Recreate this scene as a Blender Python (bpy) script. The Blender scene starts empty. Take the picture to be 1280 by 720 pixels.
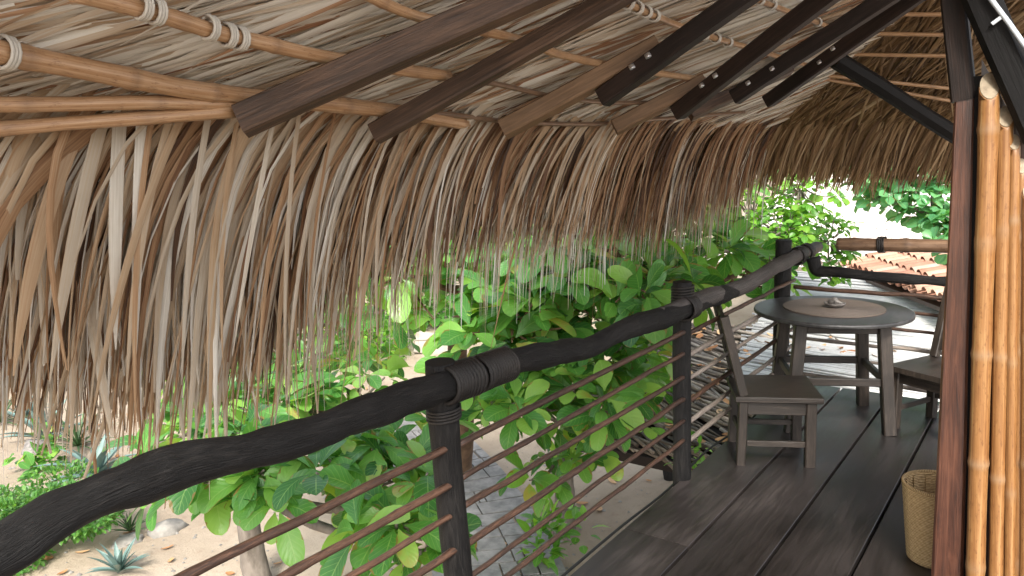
import bpy, math, random
from mathutils import Vector, Matrix, noise
R = random.Random(7)
rad = math.radians
sc = bpy.context.scene
col = sc.collection

# ------------------------------------------------------------------ camera frame
F_PX, H = 990.0, 1.85
YAW, PITCH, ROLL = rad(35.5), rad(9.82), rad(1.5)
_F0 = Vector((math.cos(YAW), math.sin(YAW), 0)); _R0 = Vector((math.sin(YAW), -math.cos(YAW), 0))
FWD = _F0 * math.cos(PITCH) + Vector((0, 0, -math.sin(PITCH)))
_D0 = FWD.cross(_R0)
RGT = math.cos(ROLL) * _R0 + math.sin(ROLL) * _D0
DWN = -math.sin(ROLL) * _R0 + math.cos(ROLL) * _D0
EYE = Vector((0, 0, H))
def ray(px, py): return RGT * ((px - 640) / F_PX) + DWN * ((py - 360) / F_PX) + FWD
def at_x(px, py, X): q = ray(px, py); return EYE + q * (X / q.x)
def at_y(px, py, Y): q = ray(px, py); return EYE + q * (Y / q.y)
def at_z(px, py, z=0.0): q = ray(px, py); return EYE + q * ((z - H) / q.z)
def at_d(px, py, d): q = ray(px, py); return EYE + q.normalized() * d
def at_plane(px, py, p0, n): q = ray(px, py); return EYE + q * ((p0 - EYE).dot(n) / q.dot(n))

# ------------------------------------------------------------------ mesh builder
class MB:
    def __init__(s): s.v = []; s.f = []; s.uv = []; s.t = []; s.smooth = []
    def vert(s, p, tone=0.5): s.v.append(tuple(p)); s.t.append(tone); return len(s.v) - 1
    def face(s, idx, uvs=None, smooth=False):
        s.f.append(tuple(idx)); s.uv.append(uvs or [(0, 0)] * len(idx)); s.smooth.append(smooth)
    def build(s, name, mat, parent=None, mods=None):
        me = bpy.data.meshes.new(name)
        org = parent.matrix_world.inverted() if False else None
        me.from_pydata(s.v, [], s.f)
        ul = me.uv_layers.new(name='UVMap')
        flat = [c for f in s.uv for p in f for c in p]
        ul.data.foreach_set('uv', flat)
        a = me.attributes.new('tone', 'FLOAT', 'POINT'); a.data.foreach_set('value', s.t)
        me.polygons.foreach_set('use_smooth', s.smooth)
        me.materials.append(mat); me.update()
        o = bpy.data.objects.new(name, me); col.objects.link(o)
        if parent: o.parent = parent; o.matrix_parent_inverse = Matrix.Translation(-parent.location) if not parent.get('_local') else Matrix()
        return o

def frames(pts):
    n = len(pts); T = []
    for i in range(n):
        t = pts[min(i + 1, n - 1)] - pts[max(i - 1, 0)]
        T.append(t.normalized() if t.length > 1e-9 else Vector((0, 0, 1)))
    ref = Vector((0, 0, 1)) if abs(T[0].z) < 0.9 else Vector((1, 0, 0))
    N = [(ref - T[0] * ref.dot(T[0])).normalized()]
    for i in range(1, n):
        v = N[-1] - T[i] * N[-1].dot(T[i])
        N.append(v.normalized() if v.length > 1e-6 else N[-1])
    return T, N

def tube(mb, pts, rads, k=10, cap=True, rough=0.0, seed=0.0, rs=6.0, tones=None, smooth=True):
    pts = [Vector(p) for p in pts]; T, N = frames(pts); n = len(pts)
    if not isinstance(rads, (list, tuple)): rads = [rads] * n
    rings = []; L = 0.0; Ls = [0.0]
    for i in range(1, n): L += (pts[i] - pts[i - 1]).length; Ls.append(L)
    for i in range(n):
        B = T[i].cross(N[i]); ring = []
        for j in range(k):
            a = 2 * math.pi * j / k
            d = N[i] * math.cos(a) + B * math.sin(a)
            r = rads[i]
            if rough: q_ = (pts[i] + d * rads[i] * 2) * rs + Vector((seed, 0, 0)); r *= 1 + rough * (noise.noise(q_) + .4 * noise.noise(q_ * 3.1))
            ring.append(mb.vert(pts[i] + d * r, tones[i] if tones else 0.5))
        rings.append(ring)
    for i in range(n - 1):
        for j in range(k):
            j2 = (j + 1) % k
            u0, u1 = j / k, (j + 1) / k
            mb.face((rings[i][j], rings[i][j2], rings[i + 1][j2], rings[i + 1][j]),
                    [(u0, Ls[i]), (u1, Ls[i]), (u1, Ls[i + 1]), (u0, Ls[i + 1])], smooth)
    if cap:
        for ring, rev in ((rings[0], True), (rings[-1], False)):
            c = [mb.v[q] for q in ring]
            cc = Vector((sum(p[0] for p in c) / k, sum(p[1] for p in c) / k, sum(p[2] for p in c) / k))
            m = mb.vert(cc, 0.9)
            for j in range(k):
                a, b = ring[j], ring[(j + 1) % k]
                mb.face((b, a, m) if rev else (a, b, m))

def beam(mb, p0, p1, w, h, up=(0, 0, 1), ch=0.12, n=1, jit=0.0, taper=1.0):
    """a chamfered timber from p0 to p1, w across, h along up"""
    p0, p1 = Vector(p0), Vector(p1); ax = (p1 - p0); L = ax.length; ax.normalize()
    up = Vector(up); up = (up - ax * up.dot(ax)).normalized(); sd = ax.cross(up)
    c = min(w, h) * ch
    prof = [(-w/2+c, -h/2), (w/2-c, -h/2), (w/2, -h/2+c), (w/2, h/2-c), (w/2-c, h/2), (-w/2+c, h/2), (-w/2, h/2-c), (-w/2, -h/2+c)]
    rings = []; off = R.random() * 50
    for i in range(n + 1):
        t = i / n; s = 1 + (taper - 1) * t
        e = Vector((0, 0, 0))
        if jit: e = (sd * noise.noise(Vector((off, t * L * 1.5, 0))) + up * noise.noise(Vector((off + 9, t * L * 1.5, 3)))) * jit
        ring = []
        for (a, b) in prof:
            q = p0 + ax * (t * L) + sd * a * s + up * b * s + e
            if jit: q += sd * noise.noise(q * 9 + Vector((off, 0, 0))) * jit * .3
            ring.append(mb.vert(q))
        rings.append(ring)
    per = [0]
    for j in range(8):
        a, b = prof[j], prof[(j + 1) % 8]; per.append(per[-1] + math.hypot(a[0] - b[0], a[1] - b[1]))
    for i in range(n):
        for j in range(8):
            j2 = (j + 1) % 8; v0, v1 = off + i / n * L, off + (i + 1) / n * L
            mb.face((rings[i][j], rings[i][j2], rings[i+1][j2], rings[i+1][j]), [(per[j], v0), (per[j+1], v0), (per[j+1], v1), (per[j], v1)])
    mb.face(tuple(reversed(rings[0])), [(a, b) for a, b in reversed(prof)]); mb.face(tuple(rings[-1]), [(a, b) for a, b in prof])

def prism(mb, poly, ext):
    """closed solid: polygon of world points pushed along ext"""
    n = len(poly); ext = Vector(ext)
    a = [mb.vert(p) for p in poly]; b = [mb.vert(Vector(p) + ext) for p in poly]
    mb.face(a); mb.face(list(reversed(b)))
    for i in range(n):
        j = (i + 1) % n; mb.face((a[j], a[i], b[i], b[j]), [(0, 1), (0, 0), (1, 0), (1, 1)])

def lathe(mb, prof, center, k=48, tone=None, smooth=True):
    c = Vector(center); rings = []
    for (r, z) in prof:
        rings.append([mb.vert(c + Vector((r * math.cos(2*math.pi*j/k), r * math.sin(2*math.pi*j/k), z))) for j in range(k)])
    for i in range(len(prof) - 1):
        for j in range(k):
            j2 = (j + 1) % k
            mb.face((rings[i][j], rings[i][j2], rings[i+1][j2], rings[i+1][j]), [(j/k, prof[i][1]), ((j+1)/k, prof[i][1]), ((j+1)/k, prof[i+1][1]), (j/k, prof[i+1][1])], smooth)
    if prof[0][0] > 1e-4: mb.face(tuple(reversed(rings[0])))
    if prof[-1][0] > 1e-4: mb.face(tuple(rings[-1]))

def spline(pts, n):
    pts = [Vector(p) for p in pts]; P = [pts[0] * 2 - pts[1]] + pts + [pts[-1] * 2 - pts[-2]]; out = []
    m = len(pts) - 1
    for i in range(n + 1):
        s = i / n * m; k = min(int(s), m - 1); t = s - k
        a, b, c, d = P[k], P[k+1], P[k+2], P[k+3]
        out.append(0.5 * ((2*b) + (c-a)*t + (2*a-5*b+4*c-d)*t*t + (3*b-a-3*c+d)*t*t*t))
    return out

# ------------------------------------------------------------------ object helpers
def tag(o, label=None, cat=None, group=None, kind=None):
    if label: o['label'] = label
    if cat: o['category'] = cat
    if group: o['group'] = group
    if kind: o['kind'] = kind
    return o
def thing(name, label, cat, loc=(0, 0, 0), rz=0.0, group=None, local=False):
    o = bpy.data.objects.new(name, None); col.objects.link(o); o.empty_display_size = .1
    o.location = loc; o.rotation_euler = (0, 0, rz)
    if local: o['_local'] = 1
    return tag(o, label, cat, group, 'thing')

# ------------------------------------------------------------------ materials
def mat(name):
    m = bpy.data.materials.new(name); m.use_nodes = True; nt = m.node_tree
    for n in list(nt.nodes): nt.nodes.remove(n)
    out = nt.nodes.new('ShaderNodeOutputMaterial'); return m, nt, out
def N(nt, typ, **kw):
    n = nt.nodes.new(typ)
    for k, v in kw.items():
        if k in n.inputs.keys(): n.inputs[k].default_value = v
        else: setattr(n, k, v)
    return n
def ramp(nt, src, stops, interp='LINEAR'):
    r = nt.nodes.new('ShaderNodeValToRGB'); r.color_ramp.interpolation = interp
    e = r.color_ramp.elements
    while len(e) < len(stops): e.new(0.5)
    for i, (p, c) in enumerate(stops): e[i].position = p; e[i].color = (*c, 1)
    nt.links.new(src, r.inputs[0]); return r.outputs[0]
def mixc(nt, fac, a, b, mode='MIX'):
    m = nt.nodes.new('ShaderNodeMix'); m.data_type = 'RGBA'; m.blend_type = mode
    for s, v in ((m.inputs[0], fac), (m.inputs[6], a), (m.inputs[7], b)):
        if hasattr(v, 'is_linked'): nt.links.new(v, s)
        elif isinstance(v, tuple): s.default_value = (*v, 1)
        else: s.default_value = v
    return m.outputs[2]
def math_(nt, op, a, b=None):
    m = nt.nodes.new('ShaderNodeMath'); m.operation = op
    for s, v in ((m.inputs[0], a), (m.inputs[1], b)):
        if v is None: continue
        if hasattr(v, 'is_linked'): nt.links.new(v, s)
        else: s.default_value = v
    return m.outputs[0]
def coords(nt, kind='Object', scale=(1, 1, 1)):
    t = nt.nodes.new('ShaderNodeTexCoord'); m = nt.nodes.new('ShaderNodeMapping'); m.inputs['Scale'].default_value = scale
    nt.links.new(t.outputs[kind], m.inputs[0]); return m.outputs[0]
def noi(nt, vec, scale, detail=4, rough=.6, dist=0.0):
    n = nt.nodes.new('ShaderNodeTexNoise'); n.inputs['Scale'].default_value = scale; n.inputs['Detail'].default_value = detail
    n.inputs['Roughness'].default_value = rough; n.inputs['Distortion'].default_value = dist
    if vec: nt.links.new(vec, n.inputs['Vector'])
    return n.outputs[0]
def bump(nt, h, strength=.3, dist=.01):
    b = nt.nodes.new('ShaderNodeBump'); b.inputs['Strength'].default_value = strength; b.inputs['Distance'].default_value = dist
    nt.links.new(h, b.inputs['Height']); return b.outputs[0]
def principled(nt, out, color, rough=.6, normal=None, spec=.5, coat=0.0, trans=None, transfac=0.3):
    p = nt.nodes.new('ShaderNodeBsdfPrincipled')
    for s, v in (('Base Color', color), ('Roughness', rough), ('Specular IOR Level', spec), ('Coat Weight', coat)):
        if hasattr(v, 'is_linked'): nt.links.new(v, p.inputs[s])
        elif isinstance(v, tuple): p.inputs[s].default_value = (*v, 1)
        else: p.inputs[s].default_value = v
    if normal: nt.links.new(normal, p.inputs['Normal'])
    if trans is not None:
        t = nt.nodes.new('ShaderNodeBsdfTranslucent')
        if hasattr(trans, 'is_linked'): nt.links.new(trans, t.inputs[0])
        else: t.inputs[0].default_value = (*trans, 1)
        m = nt.nodes.new('ShaderNodeMixShader'); m.inputs[0].default_value = transfac
        nt.links.new(p.outputs[0], m.inputs[1]); nt.links.new(t.outputs[0], m.inputs[2]); nt.links.new(m.outputs[0], out.inputs[0])
    else: nt.links.new(p.outputs[0], out.inputs[0])
    return p
def attr(nt, name='tone'):
    a = nt.nodes.new('ShaderNodeAttribute'); a.attribute_name = name; return a.outputs['Fac']
def island(nt): return nt.nodes.new('ShaderNodeNewGeometry').outputs['Random Per Island']

def wood(name, c_dark, c_mid, c_light, rough=(.45, .7), scale=(18, 1.6, 1), uv=True, bs=.35, coat=0.0, spec=.5, vary=.0, knots=False, bd=.004):
    """grain runs along v of the timber's UV"""
    m, nt, out = mat(name)
    v = coords(nt, 'UV' if uv else 'Object', scale)
    g = noi(nt, v, 1.0 if not uv else 2.2, 6, .65, 1.2)
    fine = noi(nt, coords(nt, 'UV' if uv else 'Object', (scale[0]*6, scale[1]*1.5, scale[2]*6)), 2.0, 3, .6)
    big = noi(nt, coords(nt, 'Object'), 2.3, 3, .6)
    x = math_(nt, 'ADD', math_(nt, 'MULTIPLY', g, .6), math_(nt, 'ADD', math_(nt, 'MULTIPLY', fine, .2), math_(nt, 'MULTIPLY', big, .35)))
    if vary: x = math_(nt, 'ADD', x, math_(nt, 'MULTIPLY', math_(nt, 'SUBTRACT', island(nt), .5), vary))
    c = ramp(nt, x, [(.38, c_dark), (.56, c_mid), (.78, c_light)])
    rr = nt.nodes.new('ShaderNodeMapRange'); rr.inputs[3].default_value = rough[0]; rr.inputs[4].default_value = rough[1]
    nt.links.new(g, rr.inputs[0])
    principled(nt, out, c, rr.outputs[0], bump(nt, math_(nt, 'ADD', g, fine), bs, bd), spec, coat)
    return m

M = {}
M['charred'] = wood('charred wood', (.0025, .0024, .0024), (.0065, .006, .006), (.027, .024, .022), (.45, .75), (9, 3.5, 1), bs=.7, spec=.28, bd=.01)
M['charred_grey'] = wood('weathered log', (.012, .010, .009), (.05, .042, .038), (.14, .12, .11), (.5, .75), (24, 2, 1), bs=.6)
M['rung'] = wood('dark cane', (.014, .008, .006), (.045, .024, .016), (.17, .085, .05), (.35, .6), (6, 7, 1), bs=.4, vary=.12)
M['rung_pale'] = wood('weathered cane', (.09, .07, .055), (.22, .18, .15), (.4, .34, .29), (.4, .6), (6, 7, 1), bs=.3, vary=.15)
M['rope'] = wood('tarred cord', (.004, .003, .003), (.011, .009, .008), (.045, .034, .028), (.35, .55), (10, 40, 1), bs=.6)
M['cord'] = wood('pale cord', (.3, .27, .22), (.5, .46, .4), (.7, .66, .6), (.6, .8), (10, 20, 1))
M['rafter'] = wood('brown rafter', (.015, .009, .006), (.056, .031, .019), (.17, .098, .06), (.4, .6), (26, 1.5, 1), bs=.4, vary=.1)
M['rafter_dark'] = wood('dark rafter', (.004, .0022, .002), (.011, .006, .0045), (.04, .022, .016), (.45, .65), (26, 1.5, 1), bs=.4, spec=.3)
M['rafter_tan'] = wood('tan rafter', (.06, .032, .016), (.14, .08, .04), (.26, .155, .085), (.45, .65), (26, 1.5, 1), bs=.4)
M['post_red'] = wood('varnished red brown timber', (.014, .006, .004), (.06, .022, .012), (.14, .055, .03), (.22, .42), (22, 1.6, 1), bs=.35, coat=.25)
M['black_wood'] = wood('black stained timber', (.0015, .0014, .0014), (.004, .0035, .0035), (.014, .012, .012), (.55, .75), (14, 2, 1), bs=.25, spec=.2)
M['furniture'] = wood('weathered dark furniture wood', (.008, .006, .0045), (.022, .016, .012), (.065, .048, .037), (.38, .58), (22, 2.2, 1), bs=.35)
M['table'] = wood('dark grey tabletop', (.014, .0135, .0135), (.034, .033, .033), (.075, .072, .07), (.3, .48), (5, 16, 5), uv=False, bs=.2)

def bamboo_mat(name, a, b, c, node):
    m, nt, out = mat(name)
    uvv = coords(nt, 'UV', (5, 2.5, 1)); g = noi(nt, uvv, 2, 5, .6, .5)
    streak = noi(nt, coords(nt, 'UV', (16, .35, 1)), 2, 3, .6)
    x = math_(nt, 'ADD', math_(nt, 'MULTIPLY', g, .45), math_(nt, 'MULTIPLY', streak, .6))
    x = math_(nt, 'ADD', x, math_(nt, 'MULTIPLY', math_(nt, 'SUBTRACT', island(nt), .5), .28))
    base = ramp(nt, x, [(.3, a), (.5, b), (.7, c)])
    blot = ramp(nt, noi(nt, coords(nt, 'UV', (6, 9, 1)), 3, 4, .7), [(.55, (0, 0, 0)), (.7, (.75, .75, .75))])
    base = mixc(nt, blot, base, (a[0] * .7, a[1] * .6, a[2] * .6))
    base = mixc(nt, math_(nt, 'MULTIPLY', attr(nt), 1.0), base, node)
    principled(nt, out, base, .34, bump(nt, x, .15, .004), .5)
    return m
M['bamboo'] = bamboo_mat('tan bamboo', (.2, .10, .045), (.35, .195, .095), (.5, .33, .2), (.10, .055, .035))
M['bamboo_wall'] = bamboo_mat('honey bamboo', (.14, .055, .018), (.26, .125, .043), (.38, .24, .105), (.27, .2, .13))
M['bamboo_old'] = bamboo_mat('old brown bamboo', (.06, .035, .022), (.13, .075, .045), (.25, .16, .1), (.06, .04, .03))

def thatch_mat(name, stops, tf=.28):
    m, nt, out = mat(name)
    t = attr(nt)
    st = noi(nt, coords(nt, 'UV', (14, 1.2, 1)), 2.0, 4, .6)
    bl = noi(nt, coords(nt, 'UV', (2, 2.2, 1)), 2.0, 3, .6)
    x = math_(nt, 'ADD', t, math_(nt, 'MULTIPLY', math_(nt, 'SUBTRACT', st, .5), .55))
    x = math_(nt, 'ADD', x, math_(nt, 'MULTIPLY', math_(nt, 'SUBTRACT', bl, .5), .3))
    c = ramp(nt, x, stops)
    principled(nt, out, c, .55, bump(nt, st, .35, .003), .35, trans=c, transfac=tf)
    return m
TH = [(0.0, (.11, .062, .036)), (.16, (.30, .15, .08)), (.34, (.45, .26, .15)), (.52, (.56, .43, .30)), (.72, (.62, .56, .48)), (1.0, (.80, .77, .70))]
M['thatch'] = thatch_mat('dry palm thatch', TH)
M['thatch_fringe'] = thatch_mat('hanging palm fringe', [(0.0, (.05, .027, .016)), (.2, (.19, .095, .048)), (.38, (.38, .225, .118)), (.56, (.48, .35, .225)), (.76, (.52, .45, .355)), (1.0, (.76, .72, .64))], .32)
M['thatch_old'] = thatch_mat('old brown palm thatch', [(0.0, (.07, .04, .022)), (.3, (.20, .12, .06)), (.6, (.36, .235, .125)), (1.0, (.52, .39, .25))], .3)
m, nt, out = mat('thatch backing'); principled(nt, out, ramp(nt, noi(nt, coords(nt, 'Object', (3, 14, 14)), 2, 4), [(.3, (.05, .028, .015)), (.7, (.2, .13, .075))]), .9); M['backing'] = m

def leaf_mat(name, stops, vein=(.24, .4, .12), rough=.33, tf=.33, tmul=(.55, .8, .12)):
    m, nt, out = mat(name)
    c = ramp(nt, math_(nt, 'ADD', island(nt), math_(nt, 'MULTIPLY', math_(nt, 'SUBTRACT', noi(nt, coords(nt, 'Object'), 5, 3), .5), .25)), stops)
    tc = nt.nodes.new('ShaderNodeTexCoord'); sp = nt.nodes.new('ShaderNodeSeparateXYZ'); nt.links.new(tc.outputs['UV'], sp.inputs[0])
    du = math_(nt, 'ABSOLUTE', math_(nt, 'SUBTRACT', sp.outputs[0], .5))
    mid = math_(nt, 'LESS_THAN', du, .022)
    w = math_(nt, 'SINE', math_(nt, 'MULTIPLY', math_(nt, 'SUBTRACT', sp.outputs[1], math_(nt, 'MULTIPLY', du, .55)), 52.0))
    lat = math_(nt, 'MULTIPLY', math_(nt, 'GREATER_THAN', w, .93), .35)
    f = math_(nt, 'MAXIMUM', math_(nt, 'MULTIPLY', mid, .6), lat)
    c2 = mixc(nt, f, c, vein)
    en = noi(nt, coords(nt, 'Object'), 9, 3)
    ef = math_(nt, 'MULTIPLY', math_(nt, 'GREATER_THAN', math_(nt, 'ADD', math_(nt, 'MULTIPLY', du, 1.2), en), 1.12), .8)
    c2 = mixc(nt, ef, c2, (.22, .13, .04))
    tcx = mixc(nt, 1.0, c2, (2.2, 2.2, .8), 'MULTIPLY')
    principled(nt, out, c2, rough, bump(nt, w, .12, .004), .5, trans=tcx, transfac=tf)
    return m
M['leaf'] = leaf_mat('broad glossy leaf', [(0, (.024, .105, .024)), (.35, (.066, .21, .04)), (.7, (.135, .32, .06)), (.97, (.25, .42, .085)), (1, (.34, .31, .08))])
M['leaf_blue'] = leaf_mat('blue green leaf', [(0, (.05, .18, .08)), (.5, (.10, .29, .13)), (1, (.17, .4, .18))], rough=.3)
M['leaf_lime'] = leaf_mat('lime green leaf', [(0, (.05, .16, .02)), (.5, (.1, .27, .028)), (1, (.2, .38, .04))])
M['leaf_far'] = leaf_mat('far foliage leaf', [(0, (.022, .07, .016)), (.5, (.055, .14, .03)), (.85, (.12, .22, .045)), (1, (.24, .3, .08))])
M['leaf_bush'] = leaf_mat('fine bush leaf', [(0, (.03, .10, .02)), (.5, (.06, .18, .035)), (1, (.12, .27, .055))])
def simple(name, c1, c2, scale=6, rough=.7, bs=.3, bd=.01, spec=.4, vec=(1, 1, 1)):
    m, nt, out = mat(name); n = noi(nt, coords(nt, 'Object', vec), scale, 6, .62)
    principled(nt, out, ramp(nt, n, [(.33, c1), (.68, c2)]), rough, bump(nt, n, bs, bd), spec); return m
M['agave'] = simple('blue agave', (.085, .15, .13), (.17, .25, .23), 5, .5, .1)
M['spiky'] = simple('dark spiky leaf', (.025, .06, .02), (.07, .14, .045), 6, .5, .1)
M['bark'] = simple('grey bark', (.09, .075, .06), (.26, .225, .19), 7, .85, .8, .02, vec=(1, 1, .35))
M['bark_brown'] = simple('brown bark', (.06, .035, .02), (.2, .12, .07), 7, .85, .8, .02, vec=(1, 1, .35))
M['rock'] = simple('pale rock', (.16, .15, .135), (.3, .28, .25), 9, .8, .5)
M['metal'] = simple('galvanised steel', (.5, .5, .52), (.65, .65, .66), 20, .3, .05)
M['metal'].node_tree.nodes['Principled BSDF'].inputs['Metallic'].default_value = .9
M['pipe'] = simple('grey pipe', (.42, .47, .52), (.6, .64, .68), 12, .25, .05)
M['cable'] = simple('black cable', (.01, .01, .01), (.02, .02, .02), 12, .5, .05)
M['white_wall'] = simple('pale plaster', (.3, .26, .22), (.42, .38, .33), 3, .9, .3)
M['stone_carved'] = simple('grey carved stone', (.1, .09, .085), (.26, .24, .22), 22, .6, .4)
M['clay'] = None
# sand
m, nt, out = mat('sandy soil')
v = coords(nt, 'Object'); a = noi(nt, v, .35, 5, .6); b = noi(nt, v, 5.0, 8, .7); c = noi(nt, v, 60.0, 3, .6)
base = ramp(nt, a, [(.3, (.27, .212, .155)), (.5, (.36, .292, .22)), (.7, (.44, .365, .285))])
base = mixc(nt, ramp(nt, b, [(.55, (0, 0, 0)), (.75, (.6, .6, .6))]), base, (.24, .16, .11))
spk = ramp(nt, c, [(.66, (0, 0, 0)), (.72, (.8, .8, .8))]); base = mixc(nt, spk, base, (.17, .13, .09))
principled(nt, out, base, .95, bump(nt, math_(nt, 'ADD', math_(nt, 'MULTIPLY', b, 1.0), math_(nt, 'MULTIPLY', c, .25)), .55, .06), .2); M['sand'] = m
M['slab'] = simple('grey stone slabs', (.14, .135, .13), (.3, .285, .27), 5, .75, .5, .02)
# deck
m, nt, out = mat('dark deck boards')
g = noi(nt, coords(nt, 'Object', (1.1, 16, 16)), 2.2, 7, .66, .8); big = noi(nt, coords(nt, 'Object', (.7, 1.3, 1)), 1.7, 4, .6); fine = noi(nt, coords(nt, 'Object', (4, 90, 90)), 2, 3)
x = math_(nt, 'ADD', math_(nt, 'ADD', math_(nt, 'MULTIPLY', g, .33), math_(nt, 'MULTIPLY', big, .57)), math_(nt, 'MULTIPLY', math_(nt, 'SUBTRACT', island(nt), .5), .16))
cc = ramp(nt, x, [(.3, (.009, .0074, .0068)), (.47, (.026, .021, .0195)), (.64, (.074, .061, .056))])
rr = ramp(nt, math_(nt, 'ADD', math_(nt, 'MULTIPLY', big, .6), math_(nt, 'MULTIPLY', g, .4)), [(.35, (.3, .3, .3)), (.65, (.5, .5, .5))])
principled(nt, out, cc, rr, bump(nt, math_(nt, 'ADD', g, math_(nt, 'MULTIPLY', fine, .4)), .16, .004), .55); M['deck'] = m
# clay tiles
def tiles(name, st):
    m, nt, out = mat(name); n = noi(nt, coords(nt, 'Object'), 7, 5, .65)
    x = math_(nt, 'ADD', math_(nt, 'MULTIPLY', island(nt), .6), math_(nt, 'MULTIPLY', n, .45))
    principled(nt, out, ramp(nt, x, st), .85, bump(nt, n, .3, .01), .3); return m
M['clay'] = tiles('terracotta tile', [(.15, (.28, .13, .085)), (.45, (.42, .22, .15)), (.75, (.52, .32, .23)), (.95, (.58, .44, .35))])
M['clay_glare'] = tiles('glare painted tile', [(.15, (.68, .58, .5)), (.5, (.8, .74, .68)), (.95, (.86, .84, .81))])  # sun glare painted in as a pale tile colour
M['stick'] = wood('dry roof sticks', (.06, .045, .034), (.17, .135, .105), (.42, .36, .3), (.6, .8), (6, 5, 1), vary=.35)
M['stick_pale'] = wood('sunlit bleached roof canes', (.42, .41, .4), (.62, .61, .6), (.78, .77, .75), (.55, .75), (6, 5, 1), vary=.2)
M['dead_leaf'] = tiles('dry fallen leaf', [(.2, (.28, .12, .05)), (.6, (.48, .27, .13)), (.95, (.62, .46, .3))])
M['yellow_wood'] = wood('raw yellow wood', (.3, .2, .07), (.42, .3, .12), (.5, .38, .18))
M['cut'] = simple('sawn bamboo end', (.2, .16, .11), (.34, .28, .2), 30, .8, .3)
# woven
def woven(name, a, b, c, us, vs):
    m, nt, out = mat(name)
    tc = nt.nodes.new('ShaderNodeTexCoord'); sp = nt.nodes.new('ShaderNodeSeparateXYZ'); nt.links.new(tc.outputs['UV'], sp.inputs[0])
    su = math_(nt, 'SINE', math_(nt, 'MULTIPLY', sp.outputs[0], us)); sv = math_(nt, 'SINE', math_(nt, 'MULTIPLY', sp.outputs[1], vs))
    row = math_(nt, 'SINE', math_(nt, 'MULTIPLY', sp.outputs[1], vs / 2))
    wv = math_(nt, 'ADD', math_(nt, 'MULTIPLY', math_(nt, 'MULTIPLY', su, math_(nt, 'SIGN', row)), .1), math_(nt, 'MULTIPLY', math_(nt, 'ABSOLUTE', sv), .9))
    n = noi(nt, coords(nt, 'UV', (30, 30, 1)), 2, 3)
    x = math_(nt, 'ADD', math_(nt, 'MULTIPLY', wv, .55), math_(nt, 'MULTIPLY', n, .45))
    principled(nt, out, ramp(nt, x, [(.25, a), (.5, b), (.8, c)]), .6, bump(nt, wv, .8, .006), .3); return m
M['wicker'] = woven('woven cane', (.16, .09, .035), (.44, .28, .12), (.62, .44, .23), 2 * math.pi * 30, 2 * math.pi * 66)
M['mat'] = woven('woven mat', (.11, .085, .068), (.22, .175, .145), (.38, .31, .26), 2 * math.pi * 60, 2 * math.pi * 50)

# ================================================================== SETTING
def ground_z(x, y):
    d = max(0.0, math.hypot(x, y) - 17.0)
    e = max(0.0, y - 15.0)
    z = -2.8 + 0.05 * noise.noise(Vector((x * .5, y * .5, 0))) + .12 * noise.noise(Vector((x * .13, y * .13, 5)))
    return z + min(e * .07, 1.6) + .6 * (1 - math.exp(-d / 60))
mb = MB()
def axis(lo, hi, step, far):
    a = []; v = lo
    while v <= hi: a.append(v); v += step
    s = step; v = hi; up = []
    while v < far: s *= 1.5; v += s; up.append(v)
    s = step; v = lo; dn = []
    while v > -far: s *= 1.5; v -= s; dn.append(v)
    return dn[::-1] + a + up
gx, gy = axis(-4, 28, .4, 900), axis(-6, 30, .4, 900)
ids = [[mb.vert((x, y, ground_z(x, y))) for y in gy] for x in gx]
for i in range(len(gx) - 1):
    for j in range(len(gy) - 1):
        mb.face((ids[i][j], ids[i+1][j], ids[i+1][j+1], ids[i][j+1]), None, True)
tag(mb.build('ground', M['sand']), kind='structure', label='pale sandy garden soil below the balcony')

# stone path of slabs
mb = MB()
pth = spline([(4.6, 3.1, 0), (6.2, 4.6, 0), (7.5, 6.0, 0), (8.7, 7.7, 0), (9.6, 9.3, 0)], 24)
for i in range(len(pth) - 1):
    a, b = pth[i], pth[i + 1]; t = (b - a).normalized(); s = Vector((-t.y, t.x, 0))
    cutw = sorted([-.75, .75] + [R.uniform(-.62, .62) for _ in range(R.randint(2, 4))])
    for k in range(len(cutw) - 1):
        w0, w1 = cutw[k] + .012, cutw[k + 1] - .012
        if w1 - w0 < .06: continue
        sh = R.uniform(-.1, .1)
        q = []
        for (tt, ww) in ((.03, w0), (.97, w0), (.97, w1), (.03, w1)):
            p = a.lerp(b, tt) + s * ww + t * sh * 0
            q.append(Vector((p.x, p.y, ground_z(p.x, p.y) + .012 + R.uniform(0, .008))))
        prism(mb, [p + Vector((0, 0, .03)) for p in q], (0, 0, -.08))
tag(mb.build('path', M['slab']), kind='structure', label='grey stone slab path across the sand')

# deck
mb = MB()
edge = 1.70
yy = edge
for k in range(8):
    w = [.35, .345, .335, .345, .35, .345, .35, .35][k]
    y1 = yy - w
    cuts = [-1.2, 3.275, 6.2] if k == 0 else ([-1.2, 6.2] if k in (1, 3, 5) else [-1.2, R.uniform(-.4, .6), 6.2])
    for a, b in zip(cuts, cuts[1:]):
        beam(mb, ((a + .003), (yy + y1) / 2, -.02 + R.uniform(-.0015, .0015)), (b - .003, (yy + y1) / 2, -.02 + R.uniform(-.0015, .0015)), w - .017, .04, ch=.05, n=8, jit=.0012)
    yy = y1
prism(mb, [Vector((-1.2, -1.0, -.075)), Vector((6.15, -1.0, -.075)), Vector((6.15, 1.6, -.075)), Vector((-1.2, 1.6, -.075))], (0, 0, .012))  # added sheet, unseen, keeps ground light out so the board gaps read black
for x in (.4, 1.9, 3.4, 4.9, 6.1):
    beam(mb, (x, 1.6, -.165), (x, -1.0, -.165), .09, .17)
beam(mb, (-1.2, 1.64, -.14), (6.2, 1.64, -.14), .07, .19, n=6)
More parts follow.
